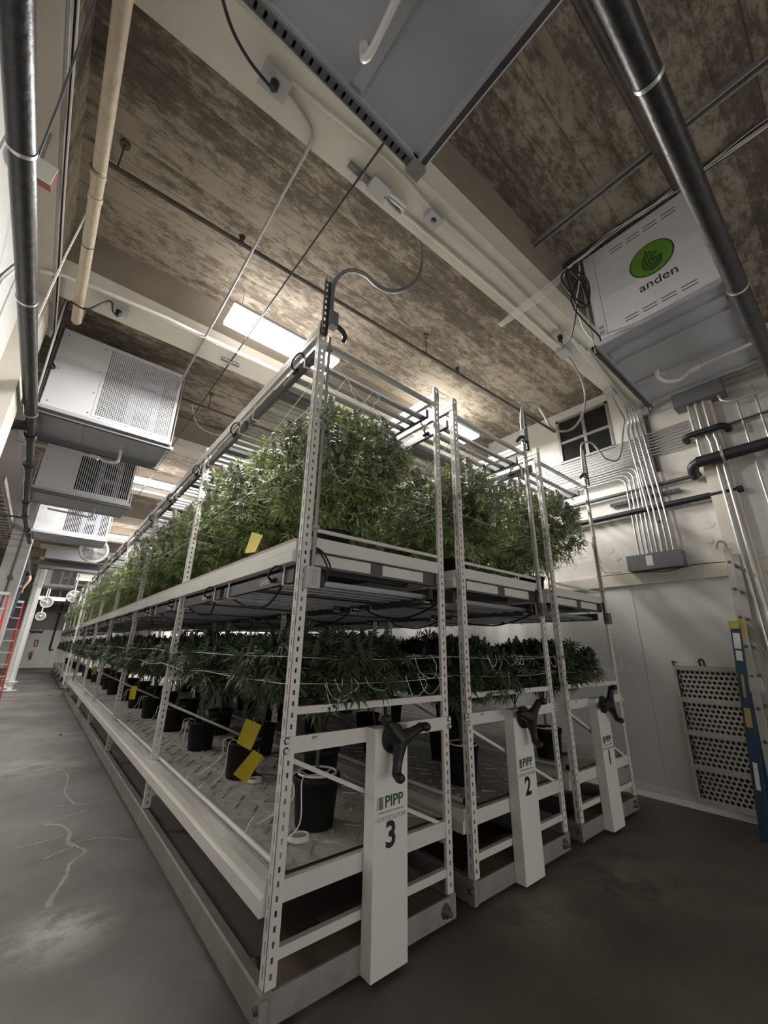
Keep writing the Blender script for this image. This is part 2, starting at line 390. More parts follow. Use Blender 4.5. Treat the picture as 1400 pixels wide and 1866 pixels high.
for y in (7.36, 14.15, 16.0, 22.6):
    MB().box(-.30, y - .03, -.001, 4.0, y + .03, .004).build('guide_rail', GALV, fl)
    MB().box(-.345, y - .035, -.001, -.30, y + .035, .012).build('rail_stop', BLACK, fl)

# ================================================================== LIGHT PANELS (lit)
def light_panel(x, y, lab):
    t = thing('ceiling_light', lab, 'ceiling light', (x, y, 4.60), 'lit ceiling light panels')
    MB().box(-.61, -.155, .0, .61, .155, .035).build('diffuser', DIFF, t)
    MB().box(-.615, -.16, .035, .615, .16, .07).build('housing', SHEET, t)
    for sx in (-.5, .5): MB().tube([(sx, 0, .07), (sx, 0, .40)], .004, 5).build('hanging_rod', GALV, t)
    for nm, z, rx, p in (('light_down', -.012, 0, LAMP_W), ('light_up', .085, PI, LAMP_UP)):
        ld = bpy.data.lights.new(nm, 'AREA'); ld.shape = 'RECTANGLE'; ld.size = 1.2; ld.size_y = .3; ld.energy = p; ld.color = (1.0, .985, .955)
        lo = bpy.data.objects.new(nm, ld); COL.objects.link(lo); lo.parent = t; lo.location = (0, 0, z); lo.rotation_euler = (rx, 0, 0)
    return t
for i, y in enumerate((1.50, 7.0, 12.6, 18.2, 23.8)):
    light_panel(.38, y, 'lit ceiling light panel over the aisle side of the aisle-side rack, %s from the front' % ORD[i])
    light_panel(2.98, y, 'lit ceiling light panel above the two inner racks, %s from the front' % ORD[i])
for i, y in enumerate((4.25, 9.75)):  # extra unseen panels, added to brighten the right wall
    light_panel(3.35, y, 'added lit ceiling light panel close to the right wall, %s from the front' % ORD[i])
for i, y in enumerate((7.0, 12.6)):
    light_panel(-4.2, y, 'lit ceiling light panel over the room left of the aisle, %s from the front' % ORD[i])

# ================================================================== RACKS
BAY = 2.44; RW = 1.185
def perf(mb, o, u, n, wd, t, z0, z1, pitch, sh, sw):
    """slotted strip: o origin, u across, n thickness direction"""
    o, u, n = Vector(o), Vector(u), Vector(n); e = (wd - sw) / 2; zc = (z0 + z1) / 2; Z = Vector((0, 0, 1))
    for s0 in (0, wd - e): mb.obox(o + u * (s0 + e / 2) + n * t / 2 + Z * zc, u * e / 2, n * t / 2, Z * (z1 - z0) / 2)
    z = z0
    while z < z1 - .001:
        h = min(pitch - sh, z1 - z); mb.obox(o + u * wd / 2 + n * t / 2 + Z * (z + h / 2), u * sw / 2, n * t / 2, Z * h / 2); z += pitch
def post_mesh(sx):
    m_ = MB(); x0 = 0 if sx > 0 else 0
    perf(m_, (0, 0, 0), (sx, 0, 0), (0, 1, 0), .055, .003, .15, 3.58, .0508, .022, .012)
    perf(m_, (0, 0, 0), (0, 1, 0), (sx, 0, 0), .045, .003, .15, 3.58, .0762, .045, .009)
    m_.box(*(sorted((sx * .052, sx * .055))[0], 0.004, .15, sorted((sx * .052, sx * .055))[1], .02, 3.58))
    return m_.mesh('post', STEEL)
POST_L, POST_R = post_mesh(1), post_mesh(-1)

def bolt(mb, x, y, z, r=.011):
    mb.lathe([(0, -.014), (r, -.014), (r, 0), (r * 1.6, 0), (r * 1.6, .004)], (x, y, z), 6, 'y')

def tray_profile(x, sx, z0, z1):
    s = sx
    return [(x, z0), (x, z0 + .062), (x + s * .016, z0 + .074), (x + s * .016, z1 - .012), (x + s * .004, z1), (x + s * .06, z1), (x + s * .06, z0)]

def tray_ribs(x0, x1, y0, y1):
    m_ = MB(); y = y0 + .12; j = 0
    while y < y1:
        x = x0 + .10 + (.07 if j % 2 else 0); i = 0
        while x < x1 - .08:
            a = .9 if (i + j) % 2 else -.9; dx, dy = .05 * math.cos(a), .05 * math.sin(a)
            m_.bar((x - dx, y - dy, .002), (x + dx, y + dy, .002), .018, .008); x += .145; i += 1
        y += .115; j += 1
    return m_

LOGO_T = None
def kiosk(root, kx, num, angs):
    """drive column with three-arm handle and lettering; kx = left edge"""
    kb = MB(); kb.box(kx, -.080, .03, kx + .232, .0, 1.062)
    for zz in (.18, .46, .80): kb.lathe([(0, -.003), (.004, -.003), (.004, 0)], (kx, -.04, zz), 6, 'x')
    k_ = kb.build('drive_column', KIOSK, root)
    bv = k_.modifiers.new('edge', 'BEVEL'); bv.width = .004; bv.segments = 2
    h = MB(); c = Vector((kx + .117, -.145, 1.01))
    h.lathe([(.075, -.005), (.075, -.022), (.05, -.03), (.045, -.06), (0, -.06)], (c.x, -.078, c.z), 18, 'y')
    h.lathe([(0, -.030), (.03, -.028), (.048, -.012), (.05, .02)], c, 18, 'y')
    for a in angs:
        a = math.radians(a); d = Vector((math.cos(a), -.06, math.sin(a)))
        pts = [c + d * t for t in (.0, .04, .08, .12, .158, .172)]
        h.tube(pts, [.046, .038, .029, .025, .026, .018], 10)
        kc = c + d * .168
        h.lathe([(0, -.052), (.017, -.05), (.023, -.04), (.024, -.018), (.018, -.004), (.012, .01)], kc, 14, 'y')
    h.build('three_arm_handle', BLACK, k_)
    # lettering on the front face
    cx = kx + .116
    def lay(me, nm, x, z, m_):
        o = put(nm, me, k_, (x, -.0812, z), (PI / 2, 0, 0)); return o
    lay(text_mesh('PIPP', .072, .0008, PGREEN, .0012), 'logo_lettering', cx + .018, .717, None)
    MB().box(cx - .098, -.0822, .690, cx - .082, -.080, .744).build('pale_logo_bar', PALEG, k_)
    bars = MB()
    for i, (bx, bw) in enumerate(((-.079, .005), (-.070, .004), (-.061, .004))):
        bars.box(cx + bx, -.0822, .690, cx + bx + bw, -.080, .744)
    stuff(bars.build('logo_bars', PGREEN, k_))
    lay(text_mesh('MOBILE STORAGE SYSTEMS INC', .0125, .0006, LGREY), 'small_lettering', cx, .674, None)
    lay(text_mesh('HORTICULTURE', .0285, .0006, LGREY), 'subtitle_lettering', cx, .646, None)
    lay(text_mesh(str(num), .155, .0008, INK, .004), 'number', cx - .002, .568, None)
    return k_

def rack(X0, Y0, nb, num, label, kx=None, angs=(), chan='R', front=True):
    r = thing('mobile_rack', label, 'rack', (X0, Y0, 0), 'white mobile grow racks'); Lr = nb * BAY + .055
    # base
    for x0 in (0, RW - .052):
        b_ = MB(); b_.prism([(x0, 0, .03), (x0 + .052, 0, .03), (x0 + .052, 0, .145), (x0 + .008, 0, .15), (x0, 0, .142)], (0, Lr, 0)); b_.build('base_rail', RAILM, r)
    for yy in ((0, 1) if front else (0,)):
        y0_ = 0 if yy == 0 else Lr - .04
        e_ = MB(); e_.box(.052, y0_, .03, RW - .052, y0_ + .012, .14); e_.build('base_end_plate', GALV, r)
    e_ = MB(); e_.box(.052, .012, .128, RW - .052, .15, .134); e_.box(.45, .15, .128, .80, .30, .134); e_.build('base_cross_plate', RUST, r)
    wh = MB()
    for yy in np.arange(.25, Lr, BAY):
        for x0 in (.09, RW - .09): wh.lathe([(0, -.02), (.06, -.02), (.06, .02), (0, .02)], (x0, float(yy), .062), 14, 'x')
    stuff(wh.build('rail_wheels', DARK, r))
    if front:
        e_ = MB(); e_.lathe([(0, -.045), (.014, -.045), (.014, -.018), (.03, -.018), (.03, -.004), (.038, 0)], (RW - .09, 0, .085), 8, 'y'); e_.build('axle_nut', DARK, r)
        e_ = MB(); e_.box(-.004, -.01, .03, .03, .03, .13); e_.build('corner_plate', GALV, r); e_ = MB(); e_.lathe([(0, -.014), (.014, -.012), (.014, 0)], (-.004, .012, .10), 8, 'x'); e_.build('corner_bolt', DARK, r)
    # frames
    for k in range(nb + 1):
        y = k * BAY
        put('upright_post', POST_L, r, (.012, y, 0)); put('upright_post', POST_R, r, (RW - .012, y, 0))
        MB().bar((.06, y + .02, .25), (RW - .06, y + .02, .25), .03, .04).build('lower_strut', STEEL, r)
        MB().bar((.05, y + .035, .965), (RW - .05, y + .035, .47), .02, .04, (0, 1, 0)).build('diagonal_brace', STEEL, r)
        MB().box(.06, y + .005, 1.155, RW - .06, y + .03, 1.190).build('cross_bar', STEEL, r)
        MB().box(.05, y + .02, 3.415, RW - .05, y + .05, 3.445).build('top_bar', ALU, r)
    if front:
        cb = MB(); cb.box(.0, -.006, .99, RW, .008, 1.062)
        for bx in (.02, RW - .02):
            for bz in (1.005, 1.047): bolt(cb, bx, -.006, bz)
        cb.build('drive_crossbar', STEEL, r)
        tm = text_mesh('PIPP', .018, .0005, INK); o = put('small_lettering', tm, r, (.17, -.0068, 1.046), (PI / 2, 0, 0))
    # shelves
    for nm, z0, z1 in (('lower', .372, .505), ('upper', 1.918, 2.050)):
        for x, sx in ((-.014, 1), (RW + .014, -1)):
            p = tray_profile(x, sx, z0, z1); b_ = MB(); b_.prism([(a, .05, c) for a, c in (p if sx > 0 else p[::-1])], (0, Lr - .1, 0)); b_.build('tray_beam', STEEL, r)
        zt = z1 - .006
        MB().box(.046, .04, zt - .012, RW - .046, Lr - .03, zt).build('tray_liner', LINER, r)
        if front and X0 < 2: stuff(tray_ribs(.05, RW - .05, .06, 5.5).build('liner_ribs', LINER, r, (0, 0, zt)))
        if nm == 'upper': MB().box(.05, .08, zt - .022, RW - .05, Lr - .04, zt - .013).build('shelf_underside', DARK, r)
        lp = MB(); lp.box(.056, .004, z1 - .085 if nm == 'lower' else z1 - .062, RW - .056, .036, z1 - .004 if nm == 'lower' else z1 + .015); lp.build('tray_end_lip', STEEL, r)
        if nm == 'lower': MB().box(.056, .036, z1 - .03, RW - .056, .052, z1 + .002).build('liner_edge', BLACK, r)
        sb = MB()
        for yy in np.arange(.35, Lr, .61): sb.box(.05, float(yy), z0 + .01, RW - .05, float(yy) + .04, z0 + .06)
        stuff(sb.build('shelf_supports', DARK, r))
    MB().box(.06, .04, 1.90, RW - .06, .075, 1.985).build('shelf_end_channel', DARK, r)
    for xa, xb in ((.12, .52), (.62, .985)): MB().box(xa, .030, 1.912, xb, .042, 1.978).build('white_end_panel', STEEL, r)
    MB().box(.056, .006, 2.100, RW - .056, .022, 2.120).build('shelf_end_rail', STEEL, r)
    # top light rails
    for x0 in (.006, RW - .046):
        b_ = MB(); b_.box(x0, .0, 3.46, x0 + .006, Lr, 3.535); b_.box(x0 + .034, .0, 3.46, x0 + .04, Lr, 3.535); b_.box(x0, 0, 3.494, x0 + .04, Lr, 3.500); b_.build('light_rail', STEEL, r)
    # power feed at one front post
    if front:
        px = .085 if chan == 'L' else RW - .085; cxp = .03 if chan == 'L' else RW - .03
        c_ = MB(); perf(c_, (cxp - .02, -.012, 0), (1, 0, 0), (0, -1, 0), .041, .003, 3.45, 3.93, .0508, .028, .014)
        for dx in (-.02, .018): c_.box(cxp + dx, -.035, 3.45, cxp + dx + .003, -.012, 3.93)
        c_.build('strut_channel', DARK, r)
        sd = 1 if chan == 'L' else -1
        b_ = MB(); b_.box(*sorted((cxp + sd * .025, cxp + sd * .085))[:1], -.055, 3.54, max(cxp + sd * .025, cxp + sd * .085), .0, 3.66); b_.build('outlet_box', MIDG, r)
        b_ = MB(); b_.tube(curve([(cxp + sd * .085, -.03, 3.57), (cxp + sd * .13, -.035, 3.55), (cxp + sd * .16, -.03, 3.52), (cxp + sd * .165, .0, 3.50)], 4), .018, 8); b_.build('power_plug', BLACK, r)
        b_ = MB(); b_.tube([(px, -.012, 1.87), (px, -.012, 3.46)], .0105, 8)
        for zz in (2.11, 2.75, 3.35): b_.box(px - .018, -.026, zz, px + .018, .002, zz + .022)
        b_.build('riser_conduit', GALV, r)
        b_ = MB(); b_.box(px - .045, -.05, 1.77, px + .03, .005, 1.885)
        for zz in (1.80, 1.83, 1.862): b_.lathe([(.012, -.054), (.012, -.05), (.010, -.049)], (px - .008, 0, zz), 10, 'y')
        b_.build('outlet_box', OUTG if chan == 'L' else MIDG, r)
        b_ = MB(); s = -1 if chan == 'R' else 1
        for q in (0, .022):
            b_.tube(curve([(px + s * (.03), -.02, 1.80 + q), (px + s * (.075), -.03, 1.815 + q), (px + s * (.08 + q), -.03, 1.90), (px + s * (.03 + q), -.01, 1.985), (px - s * .01, .03, 2.02)], 5), .006, 6)
        b_.box(px + s * .02 - .015, -.04, 1.785, px + s * .05 + .015, .0, 1.85)
        b_.build('power_cable', CABLE, r)
    if kx is not None: kiosk(r, kx, num, angs)
    return r
RN = {3: 'aisle-side rack', 2: 'middle rack', 1: 'wall-side rack'}
RX = {3: 0.0, 2: 1.345, 1: 2.72}
rack(RX[3], 0, 6, 3, 'white mobile grow rack numbered 3 along the aisle, nearest the camera', .50, (138, 18, 258), 'L')
rack(RX[2], 0, 6, 2, 'white mobile grow rack numbered 2, in the middle', .432, (39, 165, 279), 'R')
rack(RX[1], 0, 6, 1, 'white mobile grow rack numbered 1, beside the right wall', .404, (64, 184, 308), 'R')
rack(RX[3], 16.1, 4, 0, 'white grow rack standing behind the aisle-side rack at the far end of the aisle', front=False)

# small maker's stickers on the aisle side of the aisle-side rack's lower tray beam
# white irrigation pipe along the tray edge
for nm, x, y1 in ((3, .075, 14.6), (2, 1.345 + .075, 9.0), (1, 2.72 + .075, 9.0)):
    pvc = thing('irrigation_pipe', 'white irrigation pipe with black end cap along the lower tray edge of the %s' % RN[nm], 'pipe', (x, 0, .522), 'white irrigation pipes on the lower trays')
    pm = MB(); pm.tube([(0, .09, 0), (0, y1, 0)], .014, 10); pm.build('pipe', PVC, pvc)
    pm = MB(); pm.tube([(0, .065, 0), (0, .105, 0)], .019, 12); pm.build('end_cap', BLACK, pvc)

# ================================================================== GROW LIGHTS
def led_bar_mesh():
    m_ = MB(); m_.box(.03, -.022, .012, RW - .09, .022, .034); m_.box(.05, -.012, .004, RW - .11, .012, .012); return m_.mesh('led_bar', mat('led_bar_metal', (0.36, 0.36, 0.365), 0.4, 0.5))
LEDB = led_bar_mesh()
GAV = text_mesh('GAVITA', .055, .0008, LABELW)
SIDE = MB().box(0, 0, 0, .035, 1.13, .075).mesh('side_rail', DARK)
DRIVER = MB().box(.035, .51, .0, RW - .10, .60, .055).box(.2, .52, .055, RW - .3, .59, .09).mesh('driver_housing', DARK)
HANG = MB().box(0, 0, -.01, .006, .014, .19).box(0, 0, -.012, .06, .014, -.004).box(0, 0, .18, .05, .014, .19).mesh('hanger', STEEL)
_c = MB(); _c.tube(curve([(0, 0, .06), (-.03, .0, .10), (-.05, .05, .09), (-.05, .10, .05), (-.01, .12, .03), (.0, .12, .04)], 5), .007, 6); _c.tube([(0, .10, .035), (0, .16, .035)], .014, 8)
LOOP = _c.mesh('power_cable', CABLE)
_c = MB(); _c.tube(curve([(.03, .2, .0), (.10, .45, -.05), (.16, .75, -.08), (.14, 1.05, -.05), (.1, 1.2, .01)], 5), .008, 6)
SAG = _c.mesh('sagging_cable', CABLE)
def grow_light():
    t = thing('grow_light', '', 'grow light')
    for i in range(8): put('led_bar', LEDB, t, (0, .045 + .125 * i + (.05 if i > 3 else 0) + .02, 0))
    put('side_rail', SIDE, t, (.0, 0, 0)); put('side_rail', SIDE, t, (RW - .095, 0, 0))
    put('driver_housing', DRIVER, t)
    put('lettering', GAV, t, (-.0005, .36, .037), (PI / 2, 0, -PI / 2))
    for yy in (.10, 1.0): put('hanger', HANG, t, (-.012, yy, 0)); put('hanger', HANG, t, (RW - .05, yy, 0), (0, 0, 0))
    put('power_cable', LOOP, t, (-.004, .12, 0)); put('sagging_cable', SAG, t)
    return t
GL0 = grow_light(); first = True
def place_light(x, y, z, label, grp):
    global first
    t = GL0 if first else copy_tree(GL0); first = False
    t.location = (x + .03, y, z); t['label'] = label; t['group'] = grp
    if z > 2.5:
        for c in list(t.children):
            if c.name.startswith('sagging_cable'): bpy.data.objects.remove(c)
    return t
for rk in (3, 2, 1):
    for lev, z in (('lower', 1.815), ('upper', 3.335)):
        n = 12 if rk == 3 else 7
        for i in range(n):
            where = 'under the upper shelf' if lev == 'lower' else 'hung at the top'
            place_light(RX[rk], .10 + 1.22 * i, z, 'unlit slatted grow light %s of the %s, %s from the front' % (where, RN[rk], ORD[i]), 'grow lights %s of the %s' % (where, RN[rk]))
for lev, z in (('lower', 1.815), ('upper', 3.335)):
    for i in range(8):
        where = 'under the upper shelf' if lev == 'lower' else 'hung at the top'
        place_light(RX[3], 16.2 + 1.22 * i, z, 'unlit grow light %s, rack behind the aisle-side one, %s from the front' % (where, ORD[i]), 'grow lights on the rack behind the aisle-side rack')

# ================================================================== PLANTS
def leaf_template(nl):
    V, Fq = [], []; angs = np.linspace(-1.75, 1.75, nl)
    for a in angs:
        L_ = .62 + .38 * math.cos(a * .8); w_ = .075 * L_ + .018
        d = np.array([math.sin(a), math.cos(a), 0]); s = np.array([d[1], -d[0], 0])
        b_ = len(V)
        V += [d * .03, d * L_ * .5 + s * w_ + [0, 0, -.03], d * L_ + [0, 0, -.22 * L_], d * L_ * .5 - s * w_ + [0, 0, -.03], d * L_ * .5 + [0, 0, .03]]
        Fq += [(b_, b_ + 1, b_ + 4), (b_ + 1, b_ + 2, b_ + 4), (b_ + 2, b_ + 3, b_ + 4), (b_ + 3, b_, b_ + 4)]
    return np.array(V), np.array(Fq)
def bud_template(rng, n=34):
    V, Fq = [], []
    for i in range(n):
        t = i / n; a = i * 2.4; r = .26 * (1 - t) ** .6 + .05
        c = np.array([math.cos(a) * r * .45, math.sin(a) * r * .45, t])
        d = np.array([math.cos(a) * .8, math.sin(a) * .8, .7]); s = np.array([-math.sin(a), math.cos(a), 0])
        L_ = .30 * (1 - .5 * t) * rng.uniform(.8, 1.3); w_ = .10
        b_ = len(V); V += [c - s * w_, c + d * L_, c + s * w_, c + np.array([0, 0, .14])]; Fq += [(b_, b_ + 1, b_ + 3), (b_ + 1, b_ + 2, b_ + 3), (b_, b_ + 2, b_ + 1)]
    return np.array(V), np.array(Fq)
def rot_from(dirs, spin):
    """matrices taking +y to dirs, rolled so +z leans upward"""
    y = dirs / np.linalg.norm(dirs, axis=1, keepdims=True)
    up = np.tile([0, 0, 1.0], (len(y), 1)) + spin
    x = np.cross(y, up); x /= np.linalg.norm(x, axis=1, keepdims=True) + 1e-9
    z = np.cross(x, y); return np.stack([x, y, z], axis=2)
def scatter(T, Fq, pos, rot, scl):
    V = np.einsum('nij,vj->nvi', rot, T) * scl[:, None, None] + pos[:, None, :]
    n, v = V.shape[:2]; Fs = (Fq[None] + (np.arange(n) * v)[:, None, None]).reshape(-1, Fq.shape[1])
    return V.reshape(-1, 3), Fs
def np_mesh(name, V, Fs, m_):
    me = bpy.data.meshes.new(name); me.vertices.add(len(V)); me.vertices.foreach_set('co', V.astype(np.float32).ravel())
    k = Fs.shape[1]; me.loops.add(Fs.size); me.loops.foreach_set('vertex_index', Fs.astype(np.int32).ravel())
    me.polygons.add(len(Fs)); me.polygons.foreach_set('loop_start', np.arange(0, Fs.size, k, dtype=np.int32))
    me.update(calc_edges=True); me.materials.append(m_); return me
LEAF7, LEAF5 = leaf_template(7), leaf_template(5)

def plant_meshes(seed, upper):
    rng = np.random.default_rng(seed)
    ph = .20 if upper else .255
    zc, hz, rad = (.66, .44, .60) if upper else (.83, .20, .56)
    nl, nb_ = (1350, 340) if upper else (1150, 170)
    def pts(n, shell):
        d = rng.normal(size=(n, 3)); d /= np.linalg.norm(d, axis=1, keepdims=True)
        r = rng.uniform(0, 1, n) ** shell
        p = d * r[:, None]; p[:, 2] = np.sign(p[:, 2]) * np.abs(p[:, 2]) ** .8
        lump = 1 + .16 * np.sin(p[:, 0] * 5 + seed) * np.cos(p[:, 1] * 5 + seed)
        p *= np.stack([np.full(n, rad), np.full(n, rad), hz * lump], 1); p[:, 2] += zc; return p, d
    # leaves
    p, d = pts(nl, .42)
    dirs = d + rng.normal(scale=.5, size=d.shape); dirs[:, 2] -= .25 if upper else .55
    s = rng.uniform(.045, .105, nl) if upper else rng.uniform(.055, .12, nl)
    if upper: p[:, 2] = np.where(p[:, 2] < .42, p[:, 2] + .12 * rng.uniform(0, 1, nl), p[:, 2])
    T = LEAF5 if upper else LEAF7
    V, Fs = scatter(T[0], T[1], p, rot_from(dirs, rng.normal(scale=.35, size=(nl, 3))), s)
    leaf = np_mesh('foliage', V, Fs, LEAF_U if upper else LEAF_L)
    # buds
    bt, bf = bud_template(rng)
    q, d = pts(nb_, .5); q[:, 2] = zc + np.abs(q[:, 2] - zc) * rng.choice([1, 1, 1, -.6], nb_)
    B = np.zeros((nb_, 3, 3)); tilt = rng.normal(scale=.22, size=(nb_, 2))
    zz = np.stack([tilt[:, 0], tilt[:, 1], np.ones(nb_)], 1); zz /= np.linalg.norm(zz, axis=1, keepdims=True)
    xx = np.cross(np.tile([0, 1.0, 0], (nb_, 1)), zz); xx /= np.linalg.norm(xx, axis=1, keepdims=True)
    B[:, :, 0] = xx; B[:, :, 1] = np.cross(zz, xx); B[:, :, 2] = zz
    V, Fs = scatter(bt, bf, q, B, rng.uniform(.06, .14, nb_) if upper else rng.uniform(.05, .10, nb_))
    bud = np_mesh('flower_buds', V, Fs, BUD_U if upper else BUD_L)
    # stems
    st = MB(); base = Vector((0, 0, ph - .03)); fork = Vector((rng.normal() * .02, rng.normal() * .02, ph + (.10 if upper else .14)))
    st.tube([base, (base + fork) / 2, fork], [.012, .011, .010], 6)
    nst = 15 if upper else 10
    for i in range(nst):
        a = 2 * PI * i / nst + rng.uniform(-.2, .2); rr = rng.uniform(.12, .46)
        tip = Vector((math.cos(a) * rr, math.sin(a) * rr, zc + rng.uniform(0, hz * .8)))
        mid = fork.lerp(tip, .5) + (Vector((math.cos(a) * .05, math.sin(a) * .05, -.05)) if upper else Vector((-math.cos(a) * .05, -math.sin(a) * .05, .03)))
        st.tube(curve([fork, mid, tip], 3), [(.0075 if upper else .0055) - .0006 * j for j in range(7)], 5, False)
        if upper and i % 2 == 0:
            side = mid + Vector((math.cos(a + .6) * .16, math.sin(a + .6) * .16, .18)); st.tube([mid, (mid + side) / 2 + Vector((0, 0, -.02)), side], .0035, 4, False)
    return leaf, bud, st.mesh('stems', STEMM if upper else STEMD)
def pot_mesh(h, r):
    m_ = MB(); m_.lathe([(0, 0), (r * .82, 0), (r * .84, .01), (r * .97, h * .86), (r * 1.04, h * .87), (r * 1.06, h), (r * .98, h), (r * .95, h * .9), (0, h * .9)], (0, 0, 0), 24)
    return m_.mesh('pot', POT)
POTU, POTL = pot_mesh(.20, .13), pot_mesh(.255, .132)
UP = [plant_meshes(100 + i, True) for i in range(4)]; LO = [plant_meshes(200 + i, False) for i in range(4)]
def plant(x, y, z, upper, i, label, grp, sz=1.0):
    t = thing('potted_plant', label, 'plant', (x, y, z), grp, (0, 0, random.uniform(0, 6.28)))
    lf, bd, st = (UP if upper else LO)[i % 4]
    put('pot', POTU if upper else POTL, t)
    for nm, me, sf in (('foliage', lf, 1), ('flower_buds', bd, 1), ('stems', st, 0)):
        o = put(nm, me, t); o.scale = (1, 1, sz)
        if sf: stuff(o)
    return t
cnt = 0
for rk in (3, 2, 1):
    ymax = 14.4 if rk == 3 else 8.6
    for upper in (True, False):
        for row, (lx, y0_, rn) in enumerate(((.47 if rk != 1 else .36, .43, 'left'), (.84 if rk != 1 else .78, 1.0, 'right'))):
            i = 0; y = y0_
            while y < ymax:
                tier = 'upper' if upper else 'lower'
                plant(RX[rk] + lx + random.uniform(-.03, .03), y, 2.046 if upper else .502, upper, cnt,
                      '%s plant on the %s %s tray, %s from the front, %s row' % ('flowering' if upper else 'dark leafy', RN[rk].replace(' rack', ''), tier, ORD[i], rn),
                      'plants on the %s tray of the %s' % (tier, RN[rk]), random.uniform(.94, 1.06) * (1.0 if upper else 1))
                y += 1.14 + random.uniform(-.04, .04); i += 1; cnt += 1
for upper in (True, False):
    y = 16.7; i = 0
    while y < 25.6:
        tier = 'upper' if upper else 'lower'
        plant(RX[3] + .5, y, 2.046 if upper else .502, upper, cnt, '%s on the %s tray behind the aisle-side rack, %s one' % ('bushy flowering plant' if upper else 'dark leafy plant', tier, ORD[i]), 'plants on the rack behind the aisle-side rack')
        y += 1.0; i += 1; cnt += 1

# trellis netting strung through the plants
def trellis(X0, L_, levels, label, seed, messy):
    rg = random.Random(seed); m_ = MB()
    for z in levels:
        for x in (-.03, .3, .62, .95, RW + .03):
            m_.tube([(x, -.01 if x in (-.03, RW + .03) else .02, z)] + [(x + rg.uniform(-.03, .03), y, z + rg.uniform(-.03, .02)) for y in np.arange(.6, L_, .6)], .0017, 4, False)
        for y in np.arange(.0, L_, .30):
            y = float(y); m_.tube([(-.03, y, z), (.35, y + rg.uniform(-.04, .04), z - .015), (.8, y + rg.uniform(-.04, .04), z - .015), (RW + .03, y, z)], .0014, 4, False)
    for i in range(messy):
        z = rg.choice(levels); x = rg.uniform(.05, RW - .05); y = rg.uniform(-.06, .02)
        h = rg.uniform(.05, .15); wd = rg.uniform(.03, .10)
        q1, q2 = rg.uniform(.2, .9), rg.uniform(-.4, .5)
        m_.tube(curve([(x - wd, y, z + .02), (x - wd * q1, y - .02, z - h * .7), (x + wd * q2, y - .03, z - h), (x + wd * .9, y - .02, z - h * .4), (x + wd * rg.uniform(.5, 1.4), y, z + .015)], 4), .0016, 4, False)
    return tag(m_.build('trellis_net', STRING, None, (X0, 0, 0)), label, 'trellis net', 'white trellis nets', None)
for rk in (3, 2, 1):
    Lt = 14.5 if rk == 3 else 8.8
    trellis(RX[rk], Lt, (1.30, 1.425), 'white string trellis net through the dark plants on the lower tier of the %s' % RN[rk], rk, 7)
    trellis(RX[rk], Lt, (2.50, 2.85), 'white string trellis net through the bright plants on the upper tier of the %s' % RN[rk], rk + 5, 4)

# loose loops of white string hanging from the top of racks 3 and 2
for rk, pts0 in ((3, [(.12, 3.30), (.16, 3.20), (.22, 3.16), (.27, 3.24), (.33, 3.33), (.36, 3.2), (.42, 3.15), (.5, 3.22), (.55, 3.31), (.60, 3.26), (.57, 3.2), (.66, 3.12)]), (2, [(.10, 3.3), (.2, 3.2), (.16, 3.08), (.26, 3.12), (.34, 3.24), (.40, 3.12), (.5, 3.08), (.6, 3.18)])):
    m_ = MB(); m_.tube(curve([(x, .10 + .02 * math.sin(i * 2), z) for i, (x, z) in enumerate(pts0)], 6), .0025, 5, False)
    m_.tube([(.06, .03, 3.38), (.40, .12, 3.26), (.80, .2, 3.12)], .002, 4, False); m_.tube([(.06, .03, 3.2), (-.02, .4, 2.95), (-.03, .9, 2.8)], .002, 4, False)
    tag(m_.build('loose_string', STRING, None, (RX[rk], 0, 0)), 'loose looped white string hanging below the front top bars of the %s' % RN[rk], 'string', 'loose white strings')

# drip tubes from the irrigation pipe to the pots
dt = [(.47, .43), (.47, 1.57), (.47, 2.71), (.47, 3.85), (.47, 4.99), (.47, 6.13)]
for i, (x, y) in enumerate(dt):
    for q in range(2):
        rg = random.Random(i * 7 + q); ys = y - .25 + .3 * q
        pts = [(.078, ys, .535), (.13, ys + .03, .56 + .03 * q), (.20, ys + .12, .515), (.27, y - .18 + .1 * q, .60 + .08 * q), (x - .16, y - .10 + .12 * q, .76), (x - .09, y - .04 + .08 * q, .77), (x - .05, y, .745)]
        tag(MB().tube(curve(pts, 6), .0035, 5).build('drip_tube', WHITEC), 'thin white drip tube to the %s front left pot of the aisle-side rack, %s one' % (ORD[i], ('nearer', 'farther')[q]), 'tube', 'white drip tubes on the aisle-side rack')
for (x, y, lab) in ((.30, .30, 'white coiled drip ring lying before the front pot of the aisle-side rack'), (.50, 1.36, 'white coiled drip ring beside the second pot of the aisle-side rack')):
    m_ = MB()
    for q in range(3): m_.tube([(x + (.058 - .004 * q) * math.cos(a), y + (.05 - .004 * q) * math.sin(a), .512 + .007 * q) for a in np.linspace(0, 6.28, 22)], .0045, 6, False)
    tag(m_.build('drip_ring', WHITEC), lab, 'drip ring', 'white drip rings')
for rk, x in ((3, .47), (2, 1.815), (1, 3.08)):
    tag(MB().tube([(x + .112 * math.cos(a), .43 + .112 * math.sin(a), .765) for a in np.linspace(0, 6.28, 30)], .007, 6, False).tube([(x + .08, .40, .775), (x - .02, .34, .772), (x - .09, .38, .77)], .005, 6).build('drip_ring', WHITEC), 'white drip ring on top of the front left pot of the %s' % RN[rk], 'drip ring', 'white drip rings')
